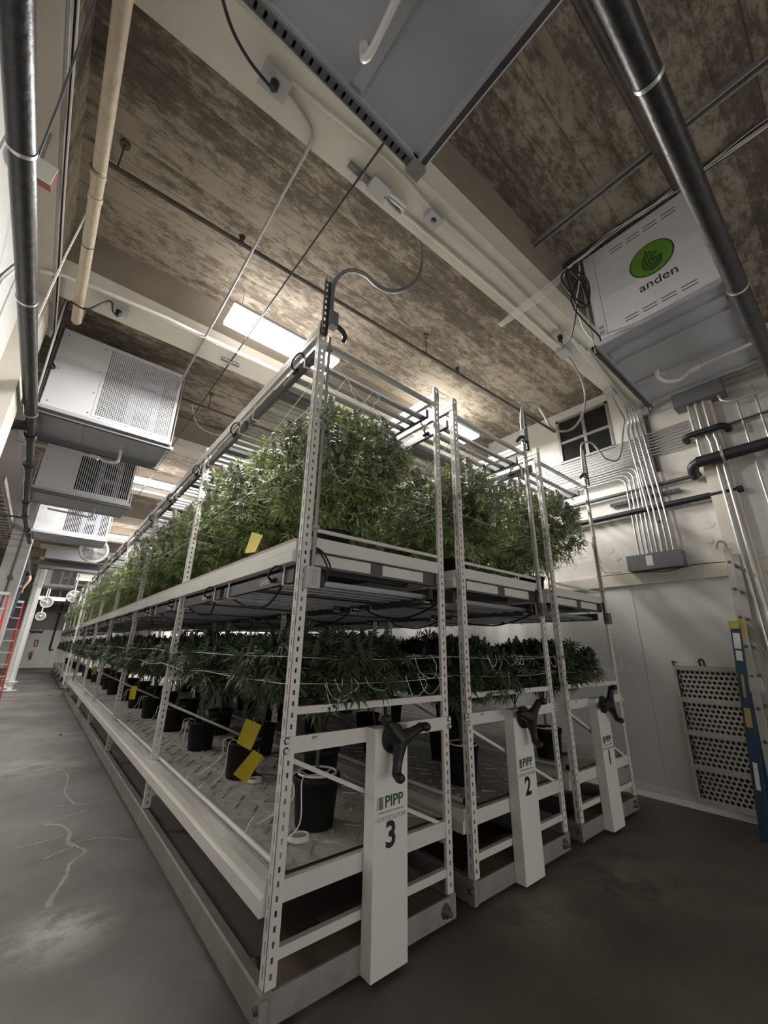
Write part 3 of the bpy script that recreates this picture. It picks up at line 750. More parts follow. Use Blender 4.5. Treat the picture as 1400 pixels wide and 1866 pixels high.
# blue clips lying on the trays
for x, y, lab in ((1.72, .30, 'small blue plastic clip on the lower tray of the middle rack'), (3.30, .38, 'small blue plastic clip on the lower tray of the wall-side rack')):
    m_ = MB(); m_.prism([(x - .03, y, .503), (x + .03, y - .02, .503), (x + .045, y + .01, .503), (x + .01, y + .015, .503), (x - .02, y + .03, .503)], (0, 0, .02))
    tag(m_.build('plastic_clip', mat('clip_blue', (.03, .06, .22), .5)), lab, 'clip', 'blue clips on the trays')

# yellow sticky cards
def card(c4, label, wob=.004):
    a = [Vector(p) for p in c4]; n = (a[1] - a[0]).cross(a[3] - a[0]).normalized()
    t = thing('sticky_card', label, 'sticky card', tuple(a[0]), 'yellow sticky cards')
    m_ = MB(); V = []; N = 5
    for i in range(N):
        for j in range(N):
            u, v = i / (N - 1), j / (N - 1)
            V.append((a[0].lerp(a[1], u)).lerp(a[3].lerp(a[2], u), v) - a[0] + n * wob * math.sin(u * 3) * math.sin(v * 2.2))
    W_ = [p + n * .0012 for p in V]; q = [(i * N + j, i * N + j + 1, (i + 1) * N + j + 1, (i + 1) * N + j) for i in range(N - 1) for j in range(N - 1)]
    m_.add(V, q, True); m_.add(W_, [f[::-1] for f in q], True); m_.build('card', YELLOW, t)
    m_ = MB(); mid = (a[0] + a[1]) / 2 - a[0]; m_.tube([mid + Vector((0, 0, .03)), mid + Vector((0, 0, -.012)) + n * .004], .0025, 5); m_.build('wire_tie', GALV, t)
card([(.291, 1.15, .978), (.419, 1.16, .920), (.351, 1.15, .765), (.236, 1.14, .830)], 'yellow sticky card hung before the second pot of the aisle-side rack, the upper of two')
card([(.349, 1.10, .781), (.432, 1.11, .730), (.324, 1.10, .579), (.219, 1.09, .653)], 'yellow sticky card hung before the second pot of the aisle-side rack, the lower of two')
card([(.06, .892, 2.275), (.08, .728, 2.220), (.06, .784, 2.105), (.05, .957, 2.125)], 'curled yellow sticky card on the upper tray edge of the aisle-side rack by its front')
card([(.10, 4.56, .95), (.16, 4.50, .95), (.16, 4.50, .79), (.10, 4.56, .79)], 'yellow sticky card among the lower pots of the aisle-side rack, by the third post')
card([(.08, 9.05, 1.0), (.17, 9.15, 1.0), (.16, 9.14, .84), (.07, 9.05, .84)], 'small yellow sticky card far down the lower tray of the aisle-side rack')
card([(.08, 5.60, 2.25), (.12, 5.75, 2.25), (.12, 5.75, 2.10), (.08, 5.60, 2.10)], 'yellow sticky card on the upper tray edge of the aisle-side rack, by the third post')
card([(.08, 8.25, 2.22), (.12, 8.42, 2.22), (.12, 8.42, 2.10), (.08, 8.25, 2.10)], 'yellow sticky card farthest down the upper tray edge of the aisle-side rack')

# ================================================================== DEHUMIDIFIERS
UX, UY, UZ = 1.21, .84, 1.0
def dehumidifier(x, y, z, label, detail=2, face='grille', logo=False, rods=True):
    """box unit: front is -y; x,y,z = left front bottom corner"""
    t = thing('dehumidifier', label, 'dehumidifier', (x, y, z), 'ceiling dehumidifiers')
    gx0, gx1, gz0, gz1 = .43, UX - .03, .10, UZ - .05
    b_ = MB()     # shell with an opening behind the grille
    b_.box(0, .0, .04, gx0, UY, UZ); b_.box(gx0, .0, .04, UX, .015, gz0); b_.box(gx0, 0, gz1, UX, .015, UZ); b_.box(gx1, 0, gz0, UX, .015, gz1)
    b_.box(gx0, .02, .04, UX, UY, .06); b_.box(gx0, .02, UZ - .02, UX, UY, UZ); b_.box(UX - .02, .015, .06, UX, UY, UZ - .02); b_.box(gx0, UY - .02, .06, UX - .02, UY, UZ - .02)
    b_.build('casing', SHEET, t)
    MB().box(gx0, .40, .06, UX - .02, .42, UZ - .02).build('back_plate', INNER, t)
    if detail:
        g = MB(); n1 = 38 if detail > 1 else 26; n2 = 44 if detail > 1 else 0; bw = .0062 if detail > 1 else .010
        for i in range(n1 + 1):
            xx = gx0 + .02 + (gx1 - gx0 - .02) * i / n1; g.box(xx - bw / 2, .004, gz0, xx + bw / 2, .008, gz1)
        for i in range(n2 + 1):
            zz = gz0 + (gz1 - gz0) * i / max(n2, 1); g.box(gx0 + .02, .003, zz - bw / 2, gx1, .007, zz + bw / 2)
        stuff(g.build('grille', SHEET, t))
        fr = MB()
        for a in ((gx0 - .005, -.004, gz0 - .03, gx1 + .02, .004, gz0), (gx0 - .005, -.004, gz1, gx1 + .02, .004, gz1 + .03), (gx0 - .005, -.004, gz0, gx0 + .02, .004, gz1), (gx1, -.004, gz0, gx1 + .02, .004, gz1)): fr.box(*a)
        fr.build('grille_frame', SHEET, t)
        c_ = MB(); c_.box(.72, .10, .08, .80, .38, .92); c_.box(.97, .10, .08, 1.04, .38, .92); c_.box(.72, .12, .70, 1.04, .2, .80); c_.box(.72, .12, .35, 1.04, .2, .42); c_.build('coil', COILM, t)
        c_ = MB(); c_.lathe([(0, .06), (.13, .07), (.14, .10), (.14, .3)], (.885, .05, .56), 18, 'y'); c_.build('fan_motor', COILM if detail > 1 else INNER, t)
        sc = MB()
        for (sx, sz) in ((.05, .1), (.05, .5), (.05, .93), (.39, .1), (.39, .35), (.39, .62), (.39, .93), (.5, .07), (.75, .07), (1.0, .07), (1.17, .5)): sc.lathe([(0, -.005), (.007, -.004), (.008, 0)], (sx, 0, sz), 8, 'y')
        sc.build('screws', MIDG, t)
    # drip pan below, with ribs
    p = MB(); p.box(-.02, -.02, .0, UX + .02, .0, .04); p.box(-.02, UY, .0, UX + .02, UY + .02, .04); p.box(-.02, 0, 0, 0, UY, .04); p.box(UX, 0, 0, UX + .02, UY, .04)
    p.box(0, 0, .025, UX, UY, .04); p.build('drip_pan', SHEETG, t)
    for rx in (.36, .80): MB().box(rx - .028, .02, .010, rx + .028, UY - .02, .026).build('pan_rib', SHEETG, t)
    return t, x, y, z
def drain(t, pts, cpl):
    m_ = MB(); m_.tube(curve(pts, 5), .016, 10); m_.tube([cpl[0], cpl[1]], .026, 12); e = Vector(pts[0]); m_.tube([e, e + (Vector(pts[1]) - e) * .35], .022, 12)
    m_.build('drain_pipe', PVC, t)
def strut(t, p, q, teeth=True):
    if not teeth:
        m_ = MB(); p, q = Vector(p), Vector(q); m_.bar(p, q, .03, .03); m_.build('support_channel', DARK, t); m_ = MB(); o_ = Vector((.018, 0, -.012)); m_.bar(p + o_, q + o_, .006, .012); return m_.build('channel_lip', SHEET, t)
    """slotted channel carrying the unit"""
    m_ = MB(); p, q = Vector(p), Vector(q); d = (q - p); n = int(d.length / .042); up = Vector((0, 0, 1)); s = d.normalized().cross(up)
    m_.bar(p + s * .019, q + s * .019, .003, .04); m_.bar(p - s * .019, q - s * .019, .003, .04)
    w_ = MB(); w_.bar(p + up * .018, q + up * .018, .036, .004); w_.build('channel_web', BLACK, t)
    for i in range(n):
        c = p + d * (i + .5) / n - up * .019; m_.bar(c - d.normalized() * .015 + up * .012, c + d.normalized() * .015 + up * .012, .036, .003)
    return m_.build('support_channel', MIDG, t)
def rods(t, pts, z1):
    for (x, y) in pts: MB().tube([(x, y, -.05), (x, y, z1)], .006, 6).build('hanging_rod', GALV, t)
# left row
t, *_ = dehumidifier(-1.5, 3.0, 3.73, 'white dehumidifier hung over the aisle, nearest, with perforated square grille', 2)
drain(t, [(.80, .60, .03), (.80, .60, -.10), (.77, .62, -.15), (.66, .66, -.15), (.58, .70, -.11), (.2, .86, -.07), (-.2, 1.0, -.05)], ((.60, .69, -.12), (.52, .72, -.10)))
rods(t, [(-.03, .05), (UX + .03, .05), (UX + .03, UY - .05)], 1.27); strut(t, (-.1, .04, -.02), (UX + .06, .04, -.02)); strut(t, (-.1, UY - .04, -.02), (UX + .06, UY - .04, -.02))
t, *_ = dehumidifier(-1.52, 5.60, 3.63, 'grey dehumidifier hung over the aisle, second from the front', 1); drain(t, [(.8, .6, .03), (.8, .6, -.1), (.74, .62, -.14), (.62, .66, -.12), (.2, .8, -.07)], ((.6, .66, -.12), (.53, .69, -.11)))
rods(t, [(-.03, .05), (UX + .03, .05)], 1.35)
strut(t, (-.1, .02, -.02), (UX + .08, .02, -.02))
t, *_ = dehumidifier(-1.52, 8.25, 3.53, 'white dehumidifier hung over the aisle, third from the front, above the round fan', 1); rods(t, [(-.03, .05), (UX + .03, .05)], 1.45)
t, *_ = dehumidifier(-1.50, 17.5, 3.45, 'far dehumidifier hung over the aisle beyond the white columns', 1); rods(t, [(-.03, .05), (UX + .03, .05)], 1.5)
# unit over the open floor
t, *_ = dehumidifier(-1.215, -1.80, 3.93, 'dehumidifier directly overhead, seen from below, with a white hooked drain pipe', 0)
drain(t, [(.745, .70, .03), (.745, .70, -.06), (.75, .66, -.09), (.75, .58, -.07), (.74, .42, -.05), (.72, .2, -.05)], ((.735, .40, -.055), (.725, .32, -.055)))
strut(t, (-.1, UY + .035, .0), (UX + .02, UY + .035, .0)); strut(t, (UX + .035, -.1, .015), (UX + .035, UY + .06, .015), False); rods(t, [(UX + .03, UY + .03)], 1.07)
MB().box(UX - .03, UY + .0, -.035, UX + .06, UY + .07, .03).build('corner_bracket', GALV, t)
# right unit with the round emblem
t, ux, uy, uz = dehumidifier(2.146, -1.81, 3.93, 'white dehumidifier with a round green emblem, hung by the right wall', 0)
drain(t, [(.75, .64, .03), (.75, .64, -.04), (.82, .60, -.07), (.88, .52, -.07), (.86, .44, -.05), (.84, .38, -.045), (.84, -.05, -.03)], ((.845, .42, -.05), (.84, .34, -.045)))
for rx in (.20,): MB().box(rx - .05, .02, .008, rx + .05, UY - .02, .026).build('pan_rib', SHEETG, t)
strut(t, (-.03, UY + .035, .0), (UX + .10, UY + .035, .0)); strut(t, (-.03, -.035, .0), (UX + .10, -.035, .0))
rods(t, [(-.02, UY + .03), (UX + .05, UY + .03), (-.02, -.03)], 1.07)
def on_face(pts2, x=-.0015): return [(x, a, b) for a, b in pts2]
ly, lz = .35, .565     # emblem centre in unit coordinates (y, z)
def disc(r0, x, m_, nm, th=.001):
    d = MB(); n = 40; d.prism([(x, ly + r0 * math.cos(2 * PI * j / n), lz + r0 * math.sin(2 * PI * j / n)) for j in range(n)], (th, 0, 0)); return d.build(nm, m_, t)
e1 = disc(.158, -.0015, INK, 'emblem_rim'); e2 = disc(.150, -.0030, GREEN, 'emblem_disc', .0015)
dm = MB()
for i, hw in enumerate((.068, .051, .034, .017)):
    # nested drop outlines: a long stroke from the apex, round foot, short upright on the other side
    c0 = lz - .042
    pl = [(ly + .020 - .021 * i, lz + .092 - .017 * i), (ly + (.020 - .021 * i) * .5 + hw * .55, lz + .03 - .01 * i)] + [(ly + hw * math.cos(a), c0 + hw * math.sin(a)) for a in np.linspace(0, -PI, 12)] + [(ly - hw + .004, c0 + .034)]
    dm.tube([(-.0035, a, b) for a, b in pl], .0040, 6)
dm.build('emblem_drop', INK, t)
o = put('brand_lettering', text_mesh('anden', .112, .0008, INK), t, (-.0012, ly - .01, .335), (PI / 2, 0, -PI / 2))
sl = MB()
for z_ in (.905, .87, .145, .115):
    for q in range(4):
        yc = .10 + .13 * q + .025; sl.box(-.002, yc, z_ - .003, .001, yc + .098, z_ + .003)
stuff(sl.build('vent_slots', INK, t))
MB().box(-.001, .0, .04, .0005, .001, UZ).build('seam', MIDG, t); MB().box(-.0015, .755, .06, .0005, .757, UZ).build('seam', MIDG, t)
for q in range(2): MB().box(-.002, .775, .12 + .05 * q, .0, .815, .15 + .05 * q).build('rating_label', LGREY, t)

# ================================================================== RIGHT WALL SERVICES
def tube_thing(name, label, cat, pts, r, m_, group=None, n=10, smooth=0):
    p = curve(pts, smooth) if smooth else pts
    return tag(MB().tube(p, r, n).build(name, m_), label, cat, group)
XS = XW
# eight long horizontal conduits
for i in range(8):
    z = 4.13 - .042 * i
    tube_thing('conduit', 'long horizontal steel conduit on the right wall below the window, %s from the top' % ORD[i], 'conduit', [(XS - .045, -1.05, z), (XS - .045, 14, z)], .0125, CONDM, 'long horizontal conduits on the right wall', 8)
# conduits that bend down into the grey box
for i in range(6):
    y = -.26 - .048 * i; zt = 3.64 + .036 * i; rb = .10
    pts = [(XS - .07, 10, zt), (XS - .07, y + rb, zt)] + [(XS - .07, y + rb - rb * math.sin(a), zt - rb + rb * math.cos(a)) for a in (.5, 1.0)] + [(XS - .07, y, zt - rb), (XS - .07, y, 2.60)]
    tube_thing('conduit', 'steel conduit bending down into the grey junction box, %s from its left' % ORD[i], 'conduit', pts, .0125, CONDM, 'conduits bending into the grey box', 8)
# conduits from the beam down
for i in range(4):
    y = -.36 - .055 * i
    pts = [(2.4 + .15 * i, -.60 - .012 * i, 4.53), (3.9, -.53 - .01 * i, 4.53), (4.30, -.47 - .03 * i, 4.52), (XS - .07, -.43 - .04 * i, 4.36), (XS - .10, y - .05, 4.1), (XS - .10, y - .10, 3.0), (XS - .10, y - .10, 2.60)]
    tube_thing('conduit', 'steel conduit running off the ceiling beam and down the wall, %s from the left' % ORD[i], 'conduit', curve(pts, 4), .0125, CONDM, 'conduits coming off the beam', 8)
# strut channels
def wall_strut(p, q, label):
    t = thing('strut_channel', label, 'strut', (0, 0, 0), 'dark strut channels on the right wall')
    m_ = MB(); p, q = Vector(p), Vector(q); m_.bar(p, q, .041, .04, (1, 0, 0)); m_.build('channel', DARK, t)
    m_ = MB(); d = q - p; n = int(d.length / .06)
    for i in range(n): c = p + d * (i + .5) / n - Vector((.021, 0, 0)); m_.obox(c, d.normalized() * .016, Vector((.001, 0, 0)), d.normalized().cross(Vector((1, 0, 0))) * .008)
    stuff(m_.build('slots', BLACK, t)); return t
wall_strut((XS - .02, -.615, 4.53), (XS - .02, -.625, 3.62), 'dark vertical strut channel on the right wall below the beam end')
wall_strut((XS - .035, -.02, 3.315), (XS - .035, -.80, 3.315), 'short dark horizontal strut channel clamping the conduits above the grey box')
# lower junction box
t = thing('junction_box', 'grey metal junction box under the bent conduits on the right wall', 'junction box', (XS, 0, 0))
MB().box(-.15, -.70, 2.41, 0, -.13, 2.595).build('box', MIDG, t)
MB().box(-.153, -.698, 2.412, -.15, -.132, 2.593).build('cover', MIDG, t)
MB().box(-.155, -.41, 2.45, -.153, -.34, 2.57).build('paper_label', LABELW, t)
# upper junction box
t = thing('junction_box', 'large dark grey junction box high on the right wall below the dehumidifier', 'junction box', (XS, 0, 0))
MB().box(-.19, -1.44, 4.28, 0, -.96, 4.62).build('box', MIDG, t); MB().box(-.194, -1.437, 4.285, -.19, -.963, 4.615).build('cover', MIDG, t)
for i, (y, y2) in enumerate(((-1.09, -1.083), (-1.16, -1.20), (-1.235, -1.26))):
    pts = [(XS - .13, y, 4.29), (XS - .13, y, 3.95), (XS - .125, y2, 3.75), (XS - .125, y2, 2.1), (XS - .125, y2, .6)] if i else [(XS - .13, y, 4.29), (XS - .13, y, 3.7), (XS - .13, y, 3.55)]
    tube_thing('conduit', 'steel conduit dropping from the large dark grey box, %s from its left' % ORD[i], 'conduit', pts, .0155, ALU, 'conduits below the large grey box', 10)
for i in range(4):
    z = 4.60 - .07 * i; tube_thing('conduit', 'steel conduit leaving the right side of the large grey box, %s from the top' % ORD[i], 'conduit', [(XS - .06, -1.44, z), (XS - .06, -3.5, z)], .0145, GALV, 'conduits right of the large grey box', 8)
tube_thing('conduit', 'curved steel conduit under the right corner of the large grey box', 'conduit', [(XS - .12, -1.38, 4.29), (XS - .13, -1.40, 4.20), (XS - .13, -1.50, 4.15), (XS - .12, -1.70, 4.16), (XS - .1, -3, 4.2)], .015, ALU, None, 10, 5)
for i, y in enumerate((-1.505, -1.66)):
    tube_thing('conduit', 'thin vertical steel conduit at the right edge of the wall, %s one' % ('nearer the pilaster', 'farther from the pilaster')[i], 'conduit', [(XS - .05, y, 4.3), (XS - .05, y - .01, 1.2)], .0135, ALU, 'vertical conduits at the right edge', 8)
# pipes along the wall
tube_thing('grey_pipe', 'dark grey horizontal pipe along the right wall, upper of two', 'pipe', [(XS - .06, -1.0, 3.432), (XS - .06, 14, 3.432)], .024, DARK, None, 12)
tube_thing('insulated_pipe', 'black insulated horizontal pipe along the right wall, lower of two', 'pipe', [(XS - .07, -1.35, 3.155), (XS - .07, 14, 3.155)], .036, INSUL, None, 12)
t = thing('elbow_pipe', 'thick black insulated pipe with a shiny elbow crossing the pilaster', 'pipe', (0, 0, 0))
MB().tube(curve([(XS - .08, -.995, 3.40), (XS - .12, -.985, 3.44), (XS - .17, -1.0, 3.50), (XS - .19, -1.06, 3.53)], 6), .055, 14).build('elbow', BPIPE, t)
MB().tube([(XS - .19, -1.05, 3.53), (XS - .19, -4.0, 3.55)], .062, 14).build('insulated_run', INSUL, t)
cl = MB(); cl.tube([(XS - .19, -1.27, 3.535), (XS - .19, -1.295, 3.535)], .068, 14); cl.bar((XS - .19, -1.28, 3.46), (XS - .12, -1.28, 3.42), .03, .03); cl.bar((XS - .19, -1.28, 3.6), (XS - .19, -1.28, 3.64), .02, .05); cl.build('pipe_clamp', GALV, t)
t = thing('elbow_pipe', 'shorter black insulated pipe with rounded ends above the shiny elbow', 'pipe', (0, 0, 0))
MB().tube(curve([(XS - .045, -.985, 3.87), (XS - .10, -.985, 3.87), (XS - .16, -1.0, 3.88), (XS - .17, -1.08, 3.885), (XS - .17, -1.22, 3.885), (XS - .17, -1.33, 3.885), (XS - .10, -1.37, 3.88), (XS - .045, -1.37, 3.87)], 4), .036, 12).build('insulated_run', INSUL, t)
tube_thing('black_conduit', 'thin dark pipe running right from the upper black pipe', 'pipe', [(XS - .05, -1.36, 3.93), (XS - .05, -4, 3.97)], .016, DARK, None, 8)
t = thing('small_box', 'small grey outlet box at the top of the vertical strut channel', 'outlet box', (0, 0, 0)); MB().box(XS - .09, -.68, 4.40, XS - .04, -.60, 4.50).build('box', OUTG, t); MB().tube([(XS - .06, -.66, 4.47), (XS - .06, -.98, 4.50)], .008, 6).build('side_conduit', GALV, t)
# loose wires on the wall
tube_thing('loose_wire', 'thin loose wire hanging down the upper right wall', 'wire', [(XS - .02, .72, 3.12), (XS - .03, .70, 2.98), (XS - .02, .62, 2.78), (XS - .03, .58, 2.62), (XS - .02, .63, 2.8), (XS - .02, .70, 3.05)], .004, CABLE, None, 5, 5)
tube_thing('loose_wire', 'thin red wire hanging just above the wall ledge', 'wire', [(XS - .02, .30, 2.88), (XS - .03, .28, 2.75), (XS - .02, .23, 2.52), (XS - .03, .18, 2.45), (XS - .02, .0, 2.43)], .004, REDB, None, 5, 5)
tube_thing('loose_wire', 'black wire lying along the wall ledge beneath the grey box', 'wire', [(XS - .03, .3, 2.41), (XS - .035, -.2, 2.405), (XS - .05, -.5, 2.38), (XS - .03, -.75, 2.42), (XS - .03, -1.05, 2.41)], .005, CABLE, None, 5, 5)
# perforated panel leaning on the wall
t = thing('perforated_panel', 'tan perforated steel panel leaning against the right wall', 'panel', (XS - .10, 0, 0))
pp = MB(); y0_, y1_ = -.97, -.375
lean = lambda z: .06 * z / 1.34
zs = [.10, .39, .70, 1.01, 1.33]
rails_ = MB()
for z in zs: rails_.obox((lean(z), (y0_ + y1_) / 2, z), (.012, 0, 0), (0, (y1_ - y0_) / 2, 0), (0, 0, .022))
for y in (y0_, y1_): rails_.bar((lean(.08), y, .08), (lean(1.35), y, 1.35), .022, .03, (1, 0, 0))
rails_.build('frame', PERF, t)
for a, b2 in zip(zs[:-1], zs[1:]):
    s_ = MB(); nc, nr = 13, 6; dy, dz = (y1_ - y0_ - .03) / nc, (b2 - a - .04) / nr; hr = .0165; xs = lambda z: lean(z)
    for r_ in range(nr):
        for c_ in range(nc):
            cy = y0_ + .015 + dy * (c_ + (.75 if r_ % 2 else .25)); cz = a + .02 + dz * (r_ + .5); y_a = y0_ + .015 + dy * c_ + (dy * .5 if r_ % 2 else 0); 
            ya, yb = cy - dy / 2, cy + dy / 2; za, zb = cz - dz / 2, cz + dz / 2
            if yb > y1_ - .005: continue
            rim = [(xs(cz), cy + hr * math.cos(PI * k / 4 + PI / 8), cz + hr * math.sin(PI * k / 4 + PI / 8)) for k in range(8)]
            sq = [(xs(cz), yb, cz), (xs(zb), yb, zb), (xs(zb), cy, zb), (xs(zb), ya, zb), (xs(cz), ya, cz), (xs(za), ya, za), (xs(za), cy, za), (xs(za), yb, za)]
            s_.add(rim + sq, [(k, 8 + k, 8 + (k + 1) % 8, (k + 1) % 8) for k in range(8)])
    s_.build('perforated_sheet', PERF, t)
MB().prism([(lean(.1) + .03, y0_, .1), (lean(.1) + .034, y0_, .1), (lean(1.33) + .034, y0_, 1.33), (lean(1.33) + .03, y0_, 1.33)], (0, y1_ - y0_, 0)).build('dark_hole_backing', INNER, t)  # dark sheet added behind the panel so its holes look dark
hk = MB(); hk.tube(curve([(lean(1.35), -.62, 1.35), (lean(1.35), -.61, 1.40), (lean(1.35), -.63, 1.42), (lean(1.35), -.65, 1.40), (lean(1.35), -.65, 1.35)], 4), .010, 6); hk.tube([(0.05, y1_, 1.35), (.05, y1_, 1.40)], .008, 6); hk.tube([(.03, y1_ + .01, 1.385), (.07, y1_ - .03, 1.385)], .006, 6); hk.build('hooks', BLACK, t)
# extension ladder
t = thing('extension_ladder', 'blue and aluminium extension ladder leaning on the right wall', 'ladder', (0, 0, 0))
def rail(p, q, w_, d_, m_, nm): b_ = MB(); b_.bar(p, q, d_, w_, (0, 1, 0)); return b_.build(nm, m_, t)
for x_ in (4.04, 4.375):
    rail((x_, -1.062, 1.735), (x_, -.905, .0), .075, .030, BLUE, 'blue_rail')
    rail((x_ + .008, -1.150, 2.46), (x_ + .008, -1.035, .25), .056, .026, ALUD, 'aluminium_rail')
at_, ab_ = Vector((4.05, -1.150, 2.46)), Vector((4.05, -1.035, .25))
for i in range(8):
    c = at_.lerp(ab_, .06 + .118 * i); MB().tube([c + Vector((-.018, 0, 0)), c + Vector((.33, 0, 0))], .016, 12).build('rung', DARK, t)
bt_, bb_ = Vector((4.04, -1.062, 1.735)), Vector((4.04, -.905, 0))
MB().box(4.015, -1.095, 1.705, 4.40, -1.015, 1.775).build('yellow_cap', LABELY, t)
MB().bar(at_.lerp(ab_, .30) + Vector((-.016, 0, 0)), at_.lerp(ab_, .38) + Vector((-.016, 0, 0)), .004, .055, (0, 1, 0)).build('yellow_label', LABELY, t)
for f0, f1, m_, wd in ((.04, .12, LABELW, .050), (.13, .18, LABELW, .045), (.25, .36, LABELY, .018), (.41, .50, LABELY, .045), (.66, .78, LABELW, .03)):
    MB().bar(bt_.lerp(bb_, f0) + Vector((-.0165, 0, 0)), bt_.lerp(bb_, f1) + Vector((-.0165, 0, 0)), .003, wd, (0, 1, 0)).build('label', m_, t)
hk = MB(); hk.tube(curve([at_ + Vector((.01, .01, -.03)), at_ + Vector((.01, .01, .06)), at_ + Vector((.01, .05, .09)), at_ + Vector((.01, .08, .05)), at_ + Vector((.01, .08, .02))], 4), .013, 8); hk.build('top_hook', ALUD, t)
c = at_.lerp(ab_, .56); MB().box(c.x - .022, c.y - .06, c.z - .06, c.x + .02, c.y + .05, c.z + .06).build('rung_lock', ALUD, t)

# ================================================================== CEILING SERVICES
# sprinkler pipes
def sprinkler(pts, r, label, heads=(), hang=()):
    t = thing('sprinkler_pipe', label, 'pipe', (0, 0, 0), 'ceiling sprinkler pipes'); MB().tube(pts, r, 10).build('pipe', SPRK, t)
    for h in heads:
        h = Vector(h); m_ = MB(); m_.tube([h, h + Vector((0, 0, .06))], .014, 8); m_.tube([h + Vector((0, 0, -.03)), h], .026, 10); m_.lathe([(0, .075), (.022, .07), (.03, .06)], h, 10); m_.build('sprinkler_head', SPRK, t)
    for h in hang:
        h = Vector(h); m_ = MB(); m_.tube([h, (h.x, h.y, ZC)], .006, 6); m_.tube([(h.x, h.y, ZC - .02), (h.x, h.y, ZC)], .035, 10); m_.build('hanger_rod', SPRK, t)
    return t
sprinkler([(-1.36, .81, 4.72), (4.515, .60, 4.72)], .019, 'dark sprinkler pipe running across the ceiling over the rack fronts', [(-.40, .776, 4.74), (2.30, .68, 4.74)], [(1.77, .70, 4.72), (-1.3, .81, 4.72)])
sprinkler([(.30, -1.70, 4.82), (1.98, -1.75, 4.82)], .036, 'stubby dark sprinkler pipe ending beside the large black pipe', [(1.94, -1.75, 4.84)], [])
sprinkler([(-1.0, 3.6, 4.75), (4.5, 3.6, 4.75)], .018, 'dark sprinkler pipe crossing behind the second ceiling beam', [], [(0.2, 3.6, 4.75)])
# large black pipes
def big_pipe(pts, r, clamps, label):
    t = thing('black_pipe', label, 'pipe', (0, 0, 0)); MB().tube(pts, r, 18).build('pipe', BPIPE, t)
    for c, ax, rr in clamps:
        c = Vector(c); ax = Vector(ax).normalized(); MB().tube([c - ax * .009, c + ax * .009], rr, 20).build('clamp_ring', ALU, t)
    return t
t = big_pipe([(-1.55, -7, 3.58), (-1.545, -.5, 3.58), (-1.535, .6, 3.58), (-1.522, 2.9, 3.58)], .053, [((-1.540, .02, 3.58), (0, 1, 0), .057), ((-1.533, 1.10, 3.58), (0, 1, 0), .057), ((-1.523, 2.85, 3.58), (0, 1, 0), .057)], 'large black iron pipe along the upper left wall')
MB().tube(curve([(-1.522, 2.9, 3.58), (-1.531, 3.55, 3.58), (-1.546, 4.35, 3.58), (-1.594, 6.27, 3.58), (-1.614, 7.1, 3.58), (-1.602, 8.54, 3.58), (-1.575, 9.8, 3.58)], 3), .043, 12).build('narrow_run', BPIPE, t)
cp = MB()
for y_, x_ in ((3.45, -1.53), (4.5, -1.55), (6.3, -1.594), (7.3, -1.614)): cp.tube([(x_, y_ - .07, 3.58), (x_, y_ + .07, 3.58)], .055, 12)
cp.tube([(-1.53, 3.2, 3.58), (-1.70, 3.2, 3.55)], .05, 12); cp.tube([(-1.66, 3.2, 3.56), (-1.74, 3.2, 3.54)], .065, 12); stuff(cp.build('couplings', BPIPE, t))
MB().bar((-1.60, 7.2, 3.52), (-1.95, 7.2, 3.52), .03, .03).build('bracket', DARK, t)
big_pipe([(-1.2, -1.86, 3.70), (4.42, -1.885, 3.70)], .052, [((.42, -1.868, 3.70), (1, 0, 0), .056), ((1.95, -1.873, 3.70), (1, 0, 0), .056)], 'large black iron pipe crossing the ceiling in front of the emblem unit')
# cream lagged pipe on the left
t = thing('lagged_pipe', 'cream lagged pipe along the ceiling edge on the left', 'pipe', (0, 0, 0)); MB().tube([(-1.35, -3, 4.36), (-1.352, .6, 4.36), (-1.37, 2.15, 4.36), (-1.372, 2.27, 4.375), (-1.374, 2.34, 4.43), (-1.375, 2.37, 4.52), (-1.375, 2.37, 4.93)], .040, 14).build('pipe', CREAM, t)
for y_ in (.62, .80): MB().tube([(-1.354, y_ - .02, 4.36), (-1.354, y_ + .02, 4.36)], .045, 14).build('joint_band', CREAM, t)
for y_ in (.58, 1.25): MB().tube([(-1.36, y_ - .004, 4.36), (-1.36, y_ + .004, 4.36)], .043, 14).build('wire_band', DARK, t)
# cables along the girder
for i, (dx, dz, r, m_) in enumerate(((-.02, -.012, .012, GALV), (.0, .02, .009, CABLE), (.012, -.005, .006, WHITEC))):
    pts = [(XG + .02 + dx, y_, 4.49 + dz + .012 * math.sin(y_ * 3 + i)) for y_ in np.arange(-2.5, 2.9, .35)]
    tube_thing('girder_cable', '%s running along the lower edge of the left girder' % ('grey conduit', 'black cable', 'thin white cable')[i], 'cable', pts, r, m_, 'cables along the left girder', 7, 3)
tube_thing('hanger_wire', 'taut thin wire slanting past the left black pipe toward the ceiling', 'wire', [(-1.54, .28, 3.62), (-1.50, .05, 4.0), (-1.42, -.45, 4.4), (-1.38, -.7, 4.6)], .006, DARK, None, 6)
tube_thing('twin_wire', 'pale twin wire slanting from the cream pipe to the left black pipe', 'wire', [(-1.38, .95, 4.42), (-1.45, 1.22, 4.15), (-1.50, 1.44, 3.80), (-1.53, 1.56, 3.63)], .006, WHITEC, None, 6)
for i in range(2):
    tube_thing('loop_cable', 'grey cable loop bowing out from the upper left wall, %s one' % ('outer', 'inner')[i], 'cable', [(-1.62, 1.02 + .05 * i, 3.75), (-1.68, .98 + .05 * i, 3.45), (-1.70, 1.05 + .05 * i, 3.2), (-1.68, 1.3, 3.05), (-1.60, 1.75, 3.0), (-1.57, 1.9, 3.0)], .008, (MIDG, WHITEC)[i], 'cable loops on the left wall', 6, 5)
t = thing('plate_sign', 'blank white plate with a red edge on the left wall beside the black pipe', 'sign', (0, 0, 0))
